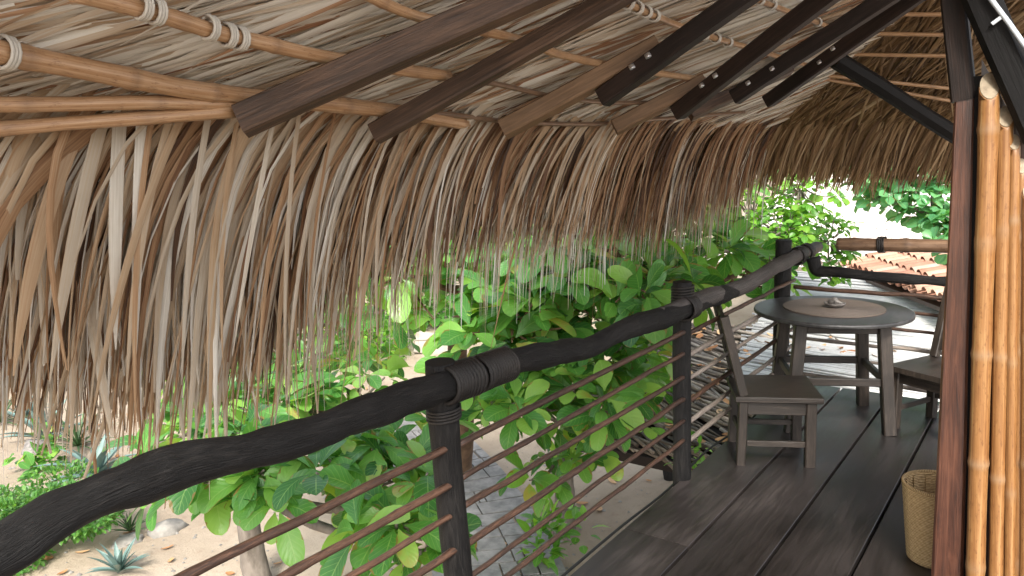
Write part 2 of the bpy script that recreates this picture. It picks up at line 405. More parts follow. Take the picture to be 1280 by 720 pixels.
for x in (.4, 1.9, 3.4, 4.9, 6.0):
    for k in range(7):
        for e in (.07, .28):
            c = Vector((x + R.uniform(-.015, .015), 1.70 - .35 * k - e, .0022)); cvs = [mb.vert(c + Vector((.006 * math.cos(a), .006 * math.sin(a), 0))) for a in [2 * math.pi * j / 8 for j in range(8)]]
            mb.face(cvs)
tag(mb.build('deck_floor', M['deck']), kind='structure', label='dark plank balcony deck')

# ================================================================== RAILINGS
YR = 1.68
rl = thing('railing', 'long charred log railing with thin cane rungs in front of the trees', 'railing', (2, YR, 0))
# posts
def log(mb, pts, rads, n=40, k=16, rough=.12, seed=0):
    P = spline(pts, n); m = len(rads) - 1
    rr = []
    for i in range(n + 1):
        s = i / n * m; q = min(int(s), m - 1); t = s - q; t = t * t * (3 - 2 * t); rr.append(rads[q] * (1 - t) + rads[q + 1] * t)
    tube(mb, P, rr, k, True, rough, seed, 5.0)
def coil(mb, pts, r, turns, wr=.006, ks=18):
    P = spline(pts, 30); T, Nn = frames(P); c = []
    tot = turns * ks
    for i in range(tot + 1):
        s = i / tot * (len(P) - 1); q = min(int(s), len(P) - 2); t = s - q
        p = P[q].lerp(P[q + 1], t); n_ = Nn[q].lerp(Nn[q + 1], t).normalized(); b = T[q].cross(n_)
        a = 2 * math.pi * i / ks; rj = r * (1 + .02 * math.sin(i * .37)) + wr * .8
        c.append(p + (n_ * math.cos(a) + b * math.sin(a)) * rj)
    tube(mb, c, wr, 5, True)

rail_px = [(-150, 775), (0, 690), (45, 660), (89, 636), (178, 599), (231, 582), (311, 563), (400, 538), (471, 512), (518, 494), (589, 471), (640, 452), (707, 439), (740, 432), (778, 412), (825, 398), (880, 377), (923, 360), (966, 336), (995, 321), (1021, 309)]
rail_pts = [at_y(px, py, YR - .015) for px, py in rail_px]
rr_ = [.052, .05, .049, .048, .052, .051, .049, .049, .05, .05, .05, .052, .051, .049, .051, .052, .049, .05, .05, .052, .047]
mb = MB(); log(mb, rail_pts[:18], rr_[:18], 150, 24, .27, 3)
hr = mb.build('handrail', M['charred'], rl)
mb = MB(); log(mb, [rail_pts[15] + Vector((.0, .0, .03)), rail_pts[16] + Vector((0, 0, .018))] + rail_pts[17:], [.03] + rr_[16:], 60, 20, .2, 8)
h2 = mb.build('handrail', M['charred_grey'], rl); h2['label'] = 'weathered grey end length of the handrail'
def rail_at(x):
    for a, b in zip(rail_pts, rail_pts[1:]):
        if a.x <= x <= b.x: return a.lerp(b, (x - a.x) / (b.x - a.x))
    return rail_pts[-1]
posts = [((2.0, YR + .02), (553, 496), (574, 740), .052, 1.16), ((3.96, YR + .02), (853, 380), (852, 590), .05, 1.13), ((6.0, YR + .06), (979, 330), (975, 470), .06, 1.15)]
for i, ((x, y), pa, pb, r, zt) in enumerate(posts):
    a, b = at_y(*pa, y), at_y(*pb, y); d = (a - b) / (a.z - b.z)
    base = b + d * (-.32 - b.z); top = b + d * (zt - b.z)
    top.x = top.x if i else top.x + .0
    mb = MB(); log(mb, [base, base.lerp(top, .35) + Vector((.006, 0, 0)), base.lerp(top, .7) - Vector((.005, 0, 0)), top], [r * 1.04, r, r, r * .97], 30, 16, .1, i * 7 + 1)
    po = mb.build('post', M['charred'], rl)
    # cord binding the rail to the post
    if i == 0: cl = [((x - .07, x, x + .095), .056, 10, .0085), ((x + .11, x + .2, x + .29), .054, 12, .0078)]; pc = (.955, 1.0, 1.03, 4, .005)
    elif i == 1: cl = [((x - .05, x + .06), .057, 8, .0065)]; pc = (.97, 1.11, 1.08, 9, .006)
    else: cl = [((x - .02, x + .1), .057, 7, .008), ((x + .2, x + .3), .054, 5, .008)]; pc = (.95, 1.02, 1.08, 5, .007)
    for xs, r_, n_, wr_ in cl:
        mb = MB(); coil(mb, [rail_at(q) for q in xs], r_, n_, wr_); mb.build('lashing', M['rope'], hr)
    mb = MB(); coil(mb, [base + d * (pc[0] + .32), base + d * (pc[1] + .32)], r * pc[2], pc[3], pc[4]); mb.build('lashing', M['rope'], po)
zs = [.865, .735, .61, .48, .35, .235]
bays = [(.15, 2.0), (2.0, 3.96), (3.96, 6.0)]
for bi, (a, b) in enumerate(bays):
    for k, z in enumerate(zs):
        mb = MB(); n = 14; rr0 = R.uniform(.0105, .0138); dz0, dz1 = R.uniform(-.012, .012), R.uniform(-.012, .012)
        if bi == 2: z_ = z - .02; rr0 *= 1.15
        else: z_ = z
        off = R.random() * 20
        P = [Vector((a + (b - a) * i / n, YR - .005 + .006 * noise.noise(Vector((off, i * .5, 0))), z_ + dz0 + (dz1 - dz0) * i / n + .008 * noise.noise(Vector((off, 7, i * .5))))) for i in range(n + 1)]
        rs = [rr0 * (1 + .1 * (i % 3 == 0)) for i in range(n + 1)]
        tube(mb, spline(P, 42), [rr0 * (1.0 + (.14 if (i + int(off)) % 9 == 0 else 0)) for i in range(43)], 8, True, .1, off)
        r_ = mb.build('rung', M['rung_pale'] if (bi == 2 and k in (1, 2, 4, 5)) else M['rung'], rl)
        if bi == 2 and k in (1, 2, 4, 5): r_['label'] = 'sun bleached cane rung'

XE = 6.1
er = thing('railing', 'short railing across the far end of the deck, bamboo pole above a thin dark branch', 'railing', (XE, 1.1, 0))
mb = MB()
log(mb, [at_x(*p, XE) for p in ((1016, 322), (1022, 338), (1045, 340), (1090, 345), (1130, 348), (1165, 351), (1195, 353), (1235, 356))] , [.05, .045, .038, .034, .036, .032, .04, .035], 60, 14, .2, 11)
mb.build('handrail', M['charred'], er)
mb = MB(); P = [at_x(px, 305 + (px - 1047) * .02, XE - .02) for px in range(1047, 1246, 8)]
def bamboo(mb, P, r, gap=.3, k=12, off=.1, n=None):
    """a cane with swollen nodes"""
    n = n or max(8, int(sum((b - a).length for a, b in zip(P, P[1:])) / .025)); Q = spline(P, n); s = 0; rs = []; tn = []
    for i in range(n + 1):
        if i: s += (Q[i] - Q[i - 1]).length
        d = abs(((s + off) % gap) - gap / 2)
        rs.append(r * (1 + .13 * math.exp(-(d / .012) ** 2) - .02 * math.cos(2 * math.pi * (s + off) / gap))); tn.append(.42 * math.exp(-(d / .013) ** 2))
    tube(mb, Q, rs, k, True, .04, off, 4.0, tn)
bamboo(mb, P, .047, .34, 14, .05)
mb.build('bamboo_rail', M['bamboo_old'], er)
mb = MB(); coil(mb, [at_x(1098, 306, XE - .02), at_x(1107, 306, XE - .02)], .05, 4, .006); mb.build('lashing', M['rope'], er)
for k, (z, y1, pale, r0) in enumerate(((.775, 1.70, 0, .016), (.645, 1.70, 0, .012), (.52, 1.70, 0, .012), (.385, 1.72, 1, .014), (.25, 1.72, 1, .012), (.1, 1.72, 1, .016))):
    mb = MB(); off = R.random() * 9
    P = [Vector((XE - .02 + .01 * noise.noise(Vector((off, i, 0))), y1 - i * .16, z + .012 * noise.noise(Vector((off, i * .7, 5))))) for i in range(9)]
    tube(mb, spline(P, 30), r0, 8, True, .15, off)
    o = mb.build('rung', M['rung_pale'] if pale else M['rung'], er)

# ================================================================== ROOF
S = math.tan(rad(30)); EY, EX, EZ = 2.2, 7.0, 2.0
PN = Vector((0, math.sin(rad(30)), math.cos(rad(30)))); P0 = Vector((0, EY, EZ))
EN = Vector((math.sin(rad(30)), 0, math.cos(rad(30)))); E0 = Vector((EX, 0, EZ))
def on_roof(px, py, below=.05): return at_plane(px, py, P0 - PN * below, PN)
def on_end(px, py, below=.05): return at_plane(px, py, E0 - EN * below, EN)
roof = thing('thatched_roof', 'palm thatched hip roof with dark rafters and a shaggy hanging eave over the balcony', 'thatched roof', (3, 2.2, 2.0))
YT = -.35; XT = EX - (EY - YT)
# thick thatch body above the leaves
mb = MB()
ZT = EZ + (EY - YT) * S
up = Vector((0, 0, .16))
A, B_, C_, D_ = Vector((-.35, EY, EZ)), Vector((EX, EY, EZ)), Vector((XT, YT, ZT)), Vector((-.35, YT, ZT))
E_, F_ = Vector((EX, YT, EZ)), None
for off in (Vector((0, 0, .02)),):
    prism(mb, [p + off for p in (A, B_, C_, D_)], up)
    prism(mb, [p + off + Vector((.003, 0, .002)) for p in (B_, E_, C_)], up)
mb.build('thatch', M['backing'], roof)

def strand(mb, p, d, L, w, g=0.0, nrm=Vector((0, 0, 1)), tone=.5, seg=6, fold=.28, curl=0.0, tipw=.12, past=None, lean=(0, 0), blunt=False):
    d = d.normalized(); side = d.cross(nrm)
    if side.length < 1e-4: side = Vector((1, 0, 0))
    side.normalize(); ds = L / seg; prev = None; q = p.copy()
    for i in range(seg + 1):
        t = i / seg
        ww = w * (min(1.0, .3 + 3.5 * t) if t < .3 and not blunt else 1.0) * (1 - (1 - tipw) * max(0, (t - .45) / .55) ** 1.6)
        up_ = side.cross(d).normalized()
        a = mb.vert(q - side * ww / 2, tone); b = mb.vert(q + up_ * ww * fold, tone); c = mb.vert(q + side * ww / 2, tone)
        if prev:
            v0, v1 = (i - 1) / seg * L, t * L
            u = w * 8
            mb.face((prev[0], prev[1], b, a), [(0, v0), (u/2, v0), (u/2, v1), (0, v1)], True)
            mb.face((prev[1], prev[2], c, b), [(u/2, v0), (u, v0), (u, v1), (u/2, v1)], True)
        prev = (a, b, c)
        q = q + d * ds
        if g and (past is None or (q - past[0]).dot(past[1]) > 0): d = (d + Vector((lean[0], lean[1], -1)) * (g * ds)).normalized()
        if curl:
            free = past is None or (q - past[0]).dot(past[1]) > 0
            d = (d + (side if free else d.cross(past[2])) * curl * ds).normalized()
        side = (side - d * side.dot(d)).normalized()

DS = Vector((0, math.cos(rad(30)), -math.sin(rad(30))))      # down the main slope
DE = Vector((math.cos(rad(30)), 0, -math.sin(rad(30))))      # down the end slope
def clump_tone(p): return .5 + .55 * noise.noise(p * 1.3) + .35 * noise.noise(p * 3.1 + Vector((4, 4, 4)))
mb = MB()
for k in range(1500):                                        # fronds: sheaves of near parallel leaflets
    x = R.uniform(.3, 7.6); y = R.uniform(YT + .1, 2.25)
    if x > y + 4.8 + .25: continue
    lay = R.random()
    th = R.gauss(rad(38), rad(5)) + rad(12) * noise.noise(Vector((x * .6, y * .6, 2)))
    base = Vector((x, y, EZ + (EY - y) * S - .01 - .045 * lay))
    tn = clump_tone(base) + .27
    dd = -Vector((1, 0, 0)) * math.cos(th) + DS * math.sin(th)
    ac = dd.cross(PN); bend = R.gauss(0, .12)
    for j in range(R.randint(6, 10)):
        p = base + ac * R.uniform(-.13, .13) + dd * R.uniform(-.3, .2) - PN * R.uniform(0, .015)
        d2 = (dd + ac * R.gauss(0, .045) + PN * R.gauss(0, .005)).normalized()
        strand(mb, p, d2, R.uniform(.65, 1.25), R.choice((.014, .02, .026, .034, .045)) * R.uniform(.8, 1.1) * (.75 if x < 2.2 else 1), 4.0, -PN + ac * R.gauss(0, .35),
               min(1, max(0, tn + R.gauss(0, .2))), 7, R.uniform(.08, .22), bend + R.gauss(0, .08), .12, (Vector((0, 2.1, 0)), Vector((0, 1, 0)), PN))
o = mb.build('leaf_lining', M['thatch'], roof); o['kind'] = 'stuff'
mb = MB()
for k in range(560):
    u = R.random(); x = R.uniform(XT + .2, EX + .1); y = R.uniform(YT, EY)
    if x < y + 4.8 - .3: continue
    base = Vector((x, y, EZ + (EX - x) * S - .012 - .05 * R.random())); th = R.gauss(rad(52), rad(12)); tn = clump_tone(base)
    dd = DE * math.sin(th) + Vector((0, 1, 0)) * math.cos(th); ac = dd.cross(EN)
    for j in range(R.randint(5, 9)):
        p = base + ac * R.uniform(-.14, .14) + dd * R.uniform(-.25, .25)
        strand(mb, p, dd + ac * R.gauss(0, .1), R.uniform(.5, .95), R.choice((.012, .018, .026, .034)), .12, -EN + ac * R.gauss(0, .3), min(1, max(0, tn + R.gauss(0, .2))), 5, R.uniform(.1, .35))
o = mb.build('end_leaf_lining', M['thatch_old'], roof); o['kind'] = 'stuff'

# hanging eave
tipz = [(-.4, 1.5), (.5, 1.56), (.85, 1.46), (1.05, 1.24), (1.3, 1.1), (1.6, 1.02), (1.9, 1.06), (2.15, 1.14), (2.5, 1.36), (3.0, 1.42), (3.5, 1.40), (4.2, 1.33), (5.0, 1.27), (5.8, 1.3), (6.4, 1.42), (7.2, 1.5)]
def tip(x):
    for (a, za), (b, zb) in zip(tipz, tipz[1:]):
        if a <= x <= b: return za + (zb - za) * (x - a) / (b - a)
    return 1.4
mb = MB()
for k in range(7200):
    x = R.uniform(.3, EX + .5); lay = R.random()
    y = 2.3 - .75 * R.random() ** 1.6
    z = EZ + (EY - y) * S - .015 - .035 * R.random()
    th = R.gauss(rad(44), rad(11)); d = -Vector((1, 0, 0)) * math.cos(th) + DS * math.sin(th)
    run = max(0, 2.12 - y) / (math.sin(th) * .866); xe = x - run * math.cos(th) - .15
    if x > y + 4.8 + .35: continue
    clump = noise.noise(Vector((xe * 3.2, lay * 2, 3))) * .18 + noise.noise(Vector((xe * 12, lay * 3, 8))) * .15
    zt = tip(max(-.3, xe)) + clump + abs(R.gauss(0, .13)) - .05
    L = run + max(.25, (EZ - zt) * 1.16)
    tn = .54 + .6 * noise.noise(Vector((xe * 2.2, lay * 2.5, 1))) + R.gauss(0, .2) - .045 * (xe - 1.5)
    ln = -(.10 + .26 * min(1, max(0, (xe - 1.3) / 2.2))) + .22 * noise.noise(Vector((xe * 1.7, lay * 3, 12)))
    w = R.choice((.008, .012, .016, .02, .026, .034)) * R.uniform(.8, 1.2) * (1.25 if x > 2.8 else 1.0) 
    nr = -PN * .4 + Vector((R.gauss(0, .4), -.7, 0))
    strand(mb, Vector((x, y, z)), d, L, w, R.uniform(2.2, 4.8), nr, min(1, max(0, tn)), 13, R.uniform(.1, .35), R.gauss(0, .22), R.choice((.06, .12, .2, .3)), (Vector((0, 2.0 + .16 * lay, 0)), Vector((0, 1, 0)), PN), (ln + R.gauss(0, .07), R.gauss(.04, .08)))
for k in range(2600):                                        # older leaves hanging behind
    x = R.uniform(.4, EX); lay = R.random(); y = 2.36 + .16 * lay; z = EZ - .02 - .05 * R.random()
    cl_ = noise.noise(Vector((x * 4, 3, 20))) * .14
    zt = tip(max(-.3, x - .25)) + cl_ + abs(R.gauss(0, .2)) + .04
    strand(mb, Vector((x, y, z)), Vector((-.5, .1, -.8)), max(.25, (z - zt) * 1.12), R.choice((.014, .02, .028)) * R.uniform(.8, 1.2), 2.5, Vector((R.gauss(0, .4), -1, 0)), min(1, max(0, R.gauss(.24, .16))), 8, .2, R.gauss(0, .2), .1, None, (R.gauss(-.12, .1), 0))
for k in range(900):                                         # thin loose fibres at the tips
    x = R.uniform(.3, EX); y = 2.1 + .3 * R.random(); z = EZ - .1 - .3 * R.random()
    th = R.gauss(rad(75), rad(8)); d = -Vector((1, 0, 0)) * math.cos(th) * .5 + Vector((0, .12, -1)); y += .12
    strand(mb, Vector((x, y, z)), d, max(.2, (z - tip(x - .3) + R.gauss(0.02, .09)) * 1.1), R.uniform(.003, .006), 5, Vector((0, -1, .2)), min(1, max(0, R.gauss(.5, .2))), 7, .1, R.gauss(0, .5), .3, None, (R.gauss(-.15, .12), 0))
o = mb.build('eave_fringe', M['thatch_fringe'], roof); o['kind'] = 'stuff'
# broad ribbons near the camera
mb = MB()
for (px, py, qx, qy, w, tn) in ((130, 128, -30, 330, .09, .33), (150, 128, 178, 440, .055, .9), (178, 126, 208, 450, .045, .97), (128, 130, 96, 480, .05, .72), (85, 120, -30, 420, .06, .36), (215, 128, 165, 500, .035, .62), (262, 120, 250, 490, .03, .78), (100, 120, 30, 470, .05, .5), (60, 110, -40, 380, .05, .62), (345, 125, 332, 450, .028, .82), (300, 120, 285, 470, .028, .5), (420, 140, 400, 470, .024, .35), (375, 140, 372, 520, .022, .7), (230, 125, 120, 535, .03, .55), (190, 120, 180, 560, .028, .42), (520, 150, 470, 470, .02, .3)):
    bw_ = px < 285; a, b = on_roof(px, (166 - .095 * px - 3) if bw_ else 136, .085 if bw_ else .06), at_y(qx, qy, 1.99)
    mid = a.lerp(b, .25) + Vector((0, .04, .03 * (a - b).length)); w *= R.uniform(.5, .85)
    strand(mb, a, mid - a, ((mid - a).length + (b - mid).length) * 1.0, w, 1.0, Vector((R.gauss(0, .15), -1, -.2)), tn, 14, .1, R.gauss(0, .1), .1, blunt=True)
o = mb.build('loose_ribbons', M['thatch_fringe'], roof); o.name = 'palm_ribbon'; o['kind'] = 'stuff'
mb = MB()
for k in range(2600):                                        # the far eave
    y = R.uniform(-.4, EY + .3); lay = R.random(); x = EX + .1 - .7 * R.random() ** 1.6
    z = EZ + (EX - x) * S - .015 - .035 * R.random()
    if x < y + 4.8 - .3: continue
    th = R.gauss(rad(54), rad(9)); d = DE * math.sin(th) + Vector((0, 1, 0)) * math.cos(th)
    run = max(0, EX - .08 - x) / (math.sin(th) * .866)
    zt = 1.5 + noise.noise(Vector((y * 3, lay * 2, 3))) * .2 + noise.noise(Vector((y * 9, lay, 6))) * .1 + abs(R.gauss(0, .16)) - .04
    tn = .46 + .4 * noise.noise(Vector((y * 3, lay * 3, 1))) + R.gauss(0, .18)
    strand(mb, Vector((x, y, z)), d, run + max(.2, (EZ - zt) * 1.15), R.choice((.01, .014, .02, .028)), R.uniform(3, 5), -EN * .4 + Vector((-.7, R.gauss(0, .4), 0)), min(1, max(0, tn)), 9, R.uniform(.1, .35), R.gauss(0, .2), .25, (Vector((EX - .2 + .16 * lay, 0, 0)), Vector((1, 0, 0)), EN), (R.gauss(.05, .1), R.gauss(.18, .1)))
o = mb.build('end_eave_fringe', M['thatch_old'], roof); o['kind'] = 'stuff'

def rafter(a, b, w, h, m, below, ext=1.35, end=False, bolts=(), name='rafter', lab=None):
    f = on_end if end else on_roof; n = EN if end else PN
    p, q = f(*a, below), f(*b, below); q = p + (q - p) * ext
    mb = MB(); beam(mb, p, q, w, h, n, .1, 10, .008); o = mb.build(name, m, roof)
    if lab: o['label'] = lab
    for (bx, by) in bolts:
        c = f(bx, by, below + h / 2 + .004); ax = -n
        mb = MB(); tube(mb, [c - ax * .01, c + ax * .004, c + ax * .006, c + ax * .007], [.012, .0125, .0125, .009], 6); mb.build('bolt', M['metal'], o)
    return o
rafter((300, 152), (640, 2), .062, .085, M['rafter'], .185, 2.0)
rafter((468, 168), (765, 0), .058, .066, M['rafter'], .17, 2.0)
rafter((628, 162), (790, 76), .085, .075, M['rafter_tan'], .15, 1.2, lab='lighter tan rafter end')
rafter((752, 122), (925, 0), .08, .075, M['rafter_dark'], .225, 1.9, bolts=((790, 84), (810, 70)))
rafter((768, 160), (862, 112), .08, .075, M['rafter_tan'], .15, 1.2, lab='lighter tan rafter end')
rafter((846, 140), (1030, 0), .085, .08, M['rafter_dark'], .225, 1.7, bolts=((877, 107), (894, 95)))
rafter((862, 143), (940, 106), .08, .07, M['rafter'], .15, 1.6)
rafter((918, 122), (1104, 0), .09, .08, M['rafter_dark'], .22, 1.5, bolts=((935, 104), (965, 86)))
rafter((960, 126), (1138, 0), .09, .08, M['rafter_dark'], .2, 1.5, bolts=((1024, 78), (1041, 61)), name='hip_rafter')
p, q = on_roof(1045, 74, .17), at_d(1200, 172, 6.0)
mb = MB(); beam(mb, p, q + (q - p) * .15, .095, .10, (0, 0, 1), .3, 8, .012); mb.build('tie_beam', M['black_wood'], roof)

def batten(pix, r, m, below=.05, end=False, lash=(), gap=.3, name='bamboo_pole'):
    f = on_end if end else on_roof
    below += .048; P = [f(px, py, below) for px, py in pix]; mb = MB(); bamboo(mb, P, r, gap, 10, R.random() * .3)
    o = mb.build(name, m, roof)
    for (lx, ly) in lash:
        c = f(lx, ly, below); i = min(range(len(P) - 1), key=lambda k: (P[k] + P[k + 1] - 2 * c).length); ax = (P[i + 1] - P[i]).normalized()
        mb = MB(); coil(mb, [c - ax * .012, c, c + ax * .012], r + .004, 3, .0045, 12); mb.build('lashing', M['cord'], o)
    return o
batten(((-60, 50), (0, 65), (160, 97), (240, 112), (320, 122), (420, 131), (490, 139), (582, 155)), .026, M['bamboo'], .055, lash=((8, 66),), gap=.26)
batten(((-60, 131), (80, 130), (200, 128), (310, 133)), .018, M['bamboo'], .075, gap=.3)
batten(((-60, 166), (60, 156), (200, 146), (292, 140)), .018, M['bamboo'], .095, gap=.32)
batten(((90, -10), (200, 18), (270, 40), (330, 54), (400, 70), (480, 84), (560, 95)), .02, M['bamboo'], .055, lash=((178, 8), (195, 14), (262, 35), (285, 44), (300, 48)), gap=.3)
batten(((450, -10), (520, 20), (600, 38), (650, 50), (700, 68), (770, 83), (880, 100)), .016, M['bamboo'], .05, gap=.25)
batten(((480, 84), (560, 96), (620, 105), (690, 120), (760, 128), (860, 128)), .011, M['bamboo_old'], .045, gap=.2)
batten(((380, 128), (470, 136), (560, 143), (640, 152), (740, 155), (830, 148), (930, 140)), .011, M['bamboo_old'], .045, gap=.2)
batten(((750, -15), (800, 12), (870, 40), (930, 58), (1010, 82)), .014, M['bamboo'], .05, lash=((785, 4), (797, 10), (808, 15), (818, 20), (880, 44), (895, 48), (910, 53)), gap=.2)
batten(((900, -15), (960, 5), (1010, 24), (1060, 42)), .013, M['bamboo'], .05, lash=((950, 0), (965, 6), (1008, 22), (1022, 28)), gap=.2)
for (a, b) in (((1090, 42), (1200, 44)), ((1060, 68), (1200, 70)), ((1010, 92), (1200, 112)), ((1020, 97), (1200, 128)), ((1110, 18), (1200, 18))):
    batten((a, ((a[0] + b[0]) / 2, (a[1] + b[1]) / 2), b), .013, M['bamboo'], .05, True)

# ================================================================== RIGHT HAND TIMBERS AND BAMBOO
tp = thing('timber_post', 'varnished red brown square post at the end of the bamboo wall', 'post', (3.42, .34, 0))
XW = 3.40
a0, a1, b0, b1 = at_x(1193, 122, XW), at_x(1217, 124, XW), at_x(1164, 724, XW), at_x(1204, 724, XW)
top_c, bot_c = (a0 + a1) / 2, (b0 + b1) / 2
dirv = (bot_c - top_c) / (bot_c.z - top_c.z); bot = top_c + dirv * (0 - top_c.z)
wd = (a0 - a1).length; wb_ = (b0 - b1).length
mb = MB(); beam(mb, bot + Vector((.045, 0, 0)), top_c + Vector((.045, 0, 0)), .11, wb_, (0, 1, 0), .1, 14, .004, wd / wb_); mb.build('shaft', M['post_red'], tp)
bp = thing('door_post', 'black timber post squeezed between the red brown post and the bamboo canes', 'post', (3.5, .26, 0))
mb = MB(); beam(mb, at_x(1211, 722, XW + .06) + Vector((0, 0, -.12)), at_x(1222, 96, XW + .06), .08, .075, (0, 1, 0), .08, 6, .002); mb.build('shaft', M['black_wood'], bp)
rb = thing('roof_prop', 'dark brown roof timber standing on top of the red brown post', 'timber', (3.4, .39, 2.0))
mb = MB(); beam(mb, at_x(1205, 126, XW + .05), at_x(1180, -120, XW + .05), .08, .082, (0, 1, 0), .1, 6, .003); mb.build('shaft', M['rafter_dark'], rb)
sb = thing('sloping_beam', 'big black sloping beam above the bamboo wall', 'beam', (3.3, .2, 2.2))
mb = MB(); beam(mb, at_x(1180, -110, XW - .03), at_x(1302, 172, XW - .03), .1, .115, (0, .6, .8), .2, 12, .006); mb.build('shaft', M['black_wood'], sb)
cp = thing('conduit_pipe', 'pale grey metal conduit pipe clipped along the black sloping beam', 'pipe', (3.3, .2, 2.3))
mb = MB(); tube(mb, [at_x(1212, -50, XW - .10), at_x(1238, -2, XW - .10), at_x(1262, 30, XW - .1), at_x(1300, 84, XW - .1)], .0085, 10); mb.build('pipe', M['pipe'], cp)
mb = MB(); beam(mb, at_x(1240, 30, XW - .095), at_x(1254, 20, XW - .095), .016, .012); mb.build('clip', M['pipe'], cp)
bw = thing('bamboo_wall', 'wall of upright honey coloured bamboo canes with slanting cut tops', 'bamboo wall', (3.42, .1, 0))
mb = MB()
poly = [at_x(1219, 722, XW + .045), at_x(1227, 74, XW + .045), at_x(1290, 195, XW + .045), at_x(1420, 430, XW + .045), at_x(1420, 722, XW + .045)]
poly[0].z = 0; poly[-1].z = 0
prism(mb, list(reversed(poly)), (.02, 0, 0)); mb.build('backing_board', M['post_red'], bw)
canes = [(1213, 1237, 108, .033), (1239, 1257, 146, .026), (1256, 1268, 178, .0185), (1267, 1277, 208, .018), (1277, 1287, 240, .022), (1289, 1297, 262, .024), (1306, 1309, 285, .03), (1332, 1332, 330, .032), (1360, 1358, 380, .03)]
for i, (xb, xt, yt, r) in enumerate(canes):
    X = XW - .002 - r + (.0 if i % 2 == 0 else .012)
    t = at_x(xt, yt, X); b = at_x(xb + 6, 722, X); dv = (b - t) / (b.z - t.z); b = t + dv * (0 - t.z)
    mb = MB()
    P = [b.lerp(t, q / 8) + Vector((0, .004 * noise.noise(Vector((i * 5, q, 0))), 0)) for q in range(9)]
    bamboo(mb, P, r, .42 + .05 * (i % 3), 18, .13 * i)
    # slanting saw cut towards the room
    ring = len(mb.v) - 2 - 18 * 1
    zt = t.z
    for vi in range(len(mb.v)):
        vx, vy, vz = mb.v[vi]
        lim = zt + (vx - X) * 1.5 + .0 - (vy - t.y) * -.3
        if vz > lim or (vz > zt - r * 2.2 and vz >= lim - .001): mb.v[vi] = (vx, vy, lim)
    mb.build('cane', M['bamboo_wall'], bw)
    mb = MB(); el = [(X + .92 * r * math.cos(a), t.y + .92 * r * math.sin(a)) for a in [2 * math.pi * j / 20 for j in range(20)]]
    prism(mb, [Vector((x_ - .003, y_, zt + (x_ - X) * 1.5 + (y_ - t.y) * .3 + .003)) for x_, y_ in el], (.004, 0, -.006))
    mb.build('cut_end', M['cut'], bw)

# ================================================================== FURNITURE
TC = Vector((5.45, 1.27, 0)); TZ = .755
rt = thing('round_table', 'round dark wooden table with splayed legs at the end of the deck', 'table', TC)
mb = MB(); Rr = .5
prof = [(.001, TZ - .03), (Rr - .012, TZ - .03), (Rr - .002, TZ - .024), (Rr, TZ - .012), (Rr - .003, TZ - .003), (Rr - .01, TZ)]
lathe(mb, prof, TC, 64, smooth=False)
tt = mb.build('tabletop', M['table'], rt)
ra = math.atan2(.31, .62)
def tloc(u, v, z): return TC + Vector((0, -.005, 0)) + Vector((u * math.cos(ra) - v * math.sin(ra), u * math.sin(ra) + v * math.cos(ra), z))
sq0, sq1 = .305, .25
for (u, v) in ((-1, -1), (1, -1), (1, 1), (-1, 1)):
    mb = MB(); beam(mb, tloc(u * sq0, v * sq0, 0), tloc(u * sq1, v * sq1, TZ - .031), .075, .075, (math.cos(ra), math.sin(ra), 0), .08, 3, .002); mb.build('leg', M['furniture'], rt)
for (u, v, U, V) in ((-1, -1, 1, -1), (1, -1, 1, 1), (1, 1, -1, 1), (-1, 1, -1, -1)):
    s = sq0 + (sq1 - sq0) * (.335 / TZ); k = (s - .03) / s
    a, b = Vector((u * s, v * s)), Vector((U * s, V * s)); m_ = (a + b) / 2; a2, b2 = m_ + (a - m_) * k, m_ + (b - m_) * k
    mb = MB(); beam(mb, tloc(a2.x, a2.y, .335), tloc(b2.x, b2.y, .335), .03, .05); mb.build('stretcher', M['furniture'], rt)
    s = sq1 + .005; a, b = Vector((u * s, v * s)), Vector((U * s, V * s)); m_ = (a + b) / 2; k = (s - .028) / s; a2, b2 = m_ + (a - m_) * k, m_ + (b - m_) * k
    mb = MB(); beam(mb, tloc(a2.x, a2.y, TZ - .07), tloc(b2.x, b2.y, TZ - .07), .025, .075); mb.build('apron', M['furniture'], rt)
# woven mat
mb = MB(); mc = TC + Vector((.04, .0, TZ)); k = 64
rings = []
for i in range(14):
    r = .32 * i / 13 + .001
    rings.append([mb.vert(mc + Vector((r * math.cos(2*math.pi*j/k), r * math.sin(2*math.pi*j/k), .007 + .0012 * (i % 2)))) for j in range(k)])
for i in range(13):
    for j in range(k):
        j2 = (j + 1) % k; mb.face((rings[i][j], rings[i][j2], rings[i+1][j2], rings[i+1][j]), [(j/k, i/13), ((j+1)/k, i/13), ((j+1)/k, (i+1)/13), (j/k, (i+1)/13)])
lo = [mb.vert(mc + Vector((.322 * math.cos(2*math.pi*j/k), .322 * math.sin(2*math.pi*j/k), .001))) for j in range(k)]
for j in range(k):
    j2 = (j + 1) % k; mb.face((rings[-1][j], rings[-1][j2], lo[j2], lo[j]))
mb.face(tuple(reversed(lo)))
tag(mb.build('place_mat', M['mat']), 'round brown woven mat lying in the middle of the table', 'mat')
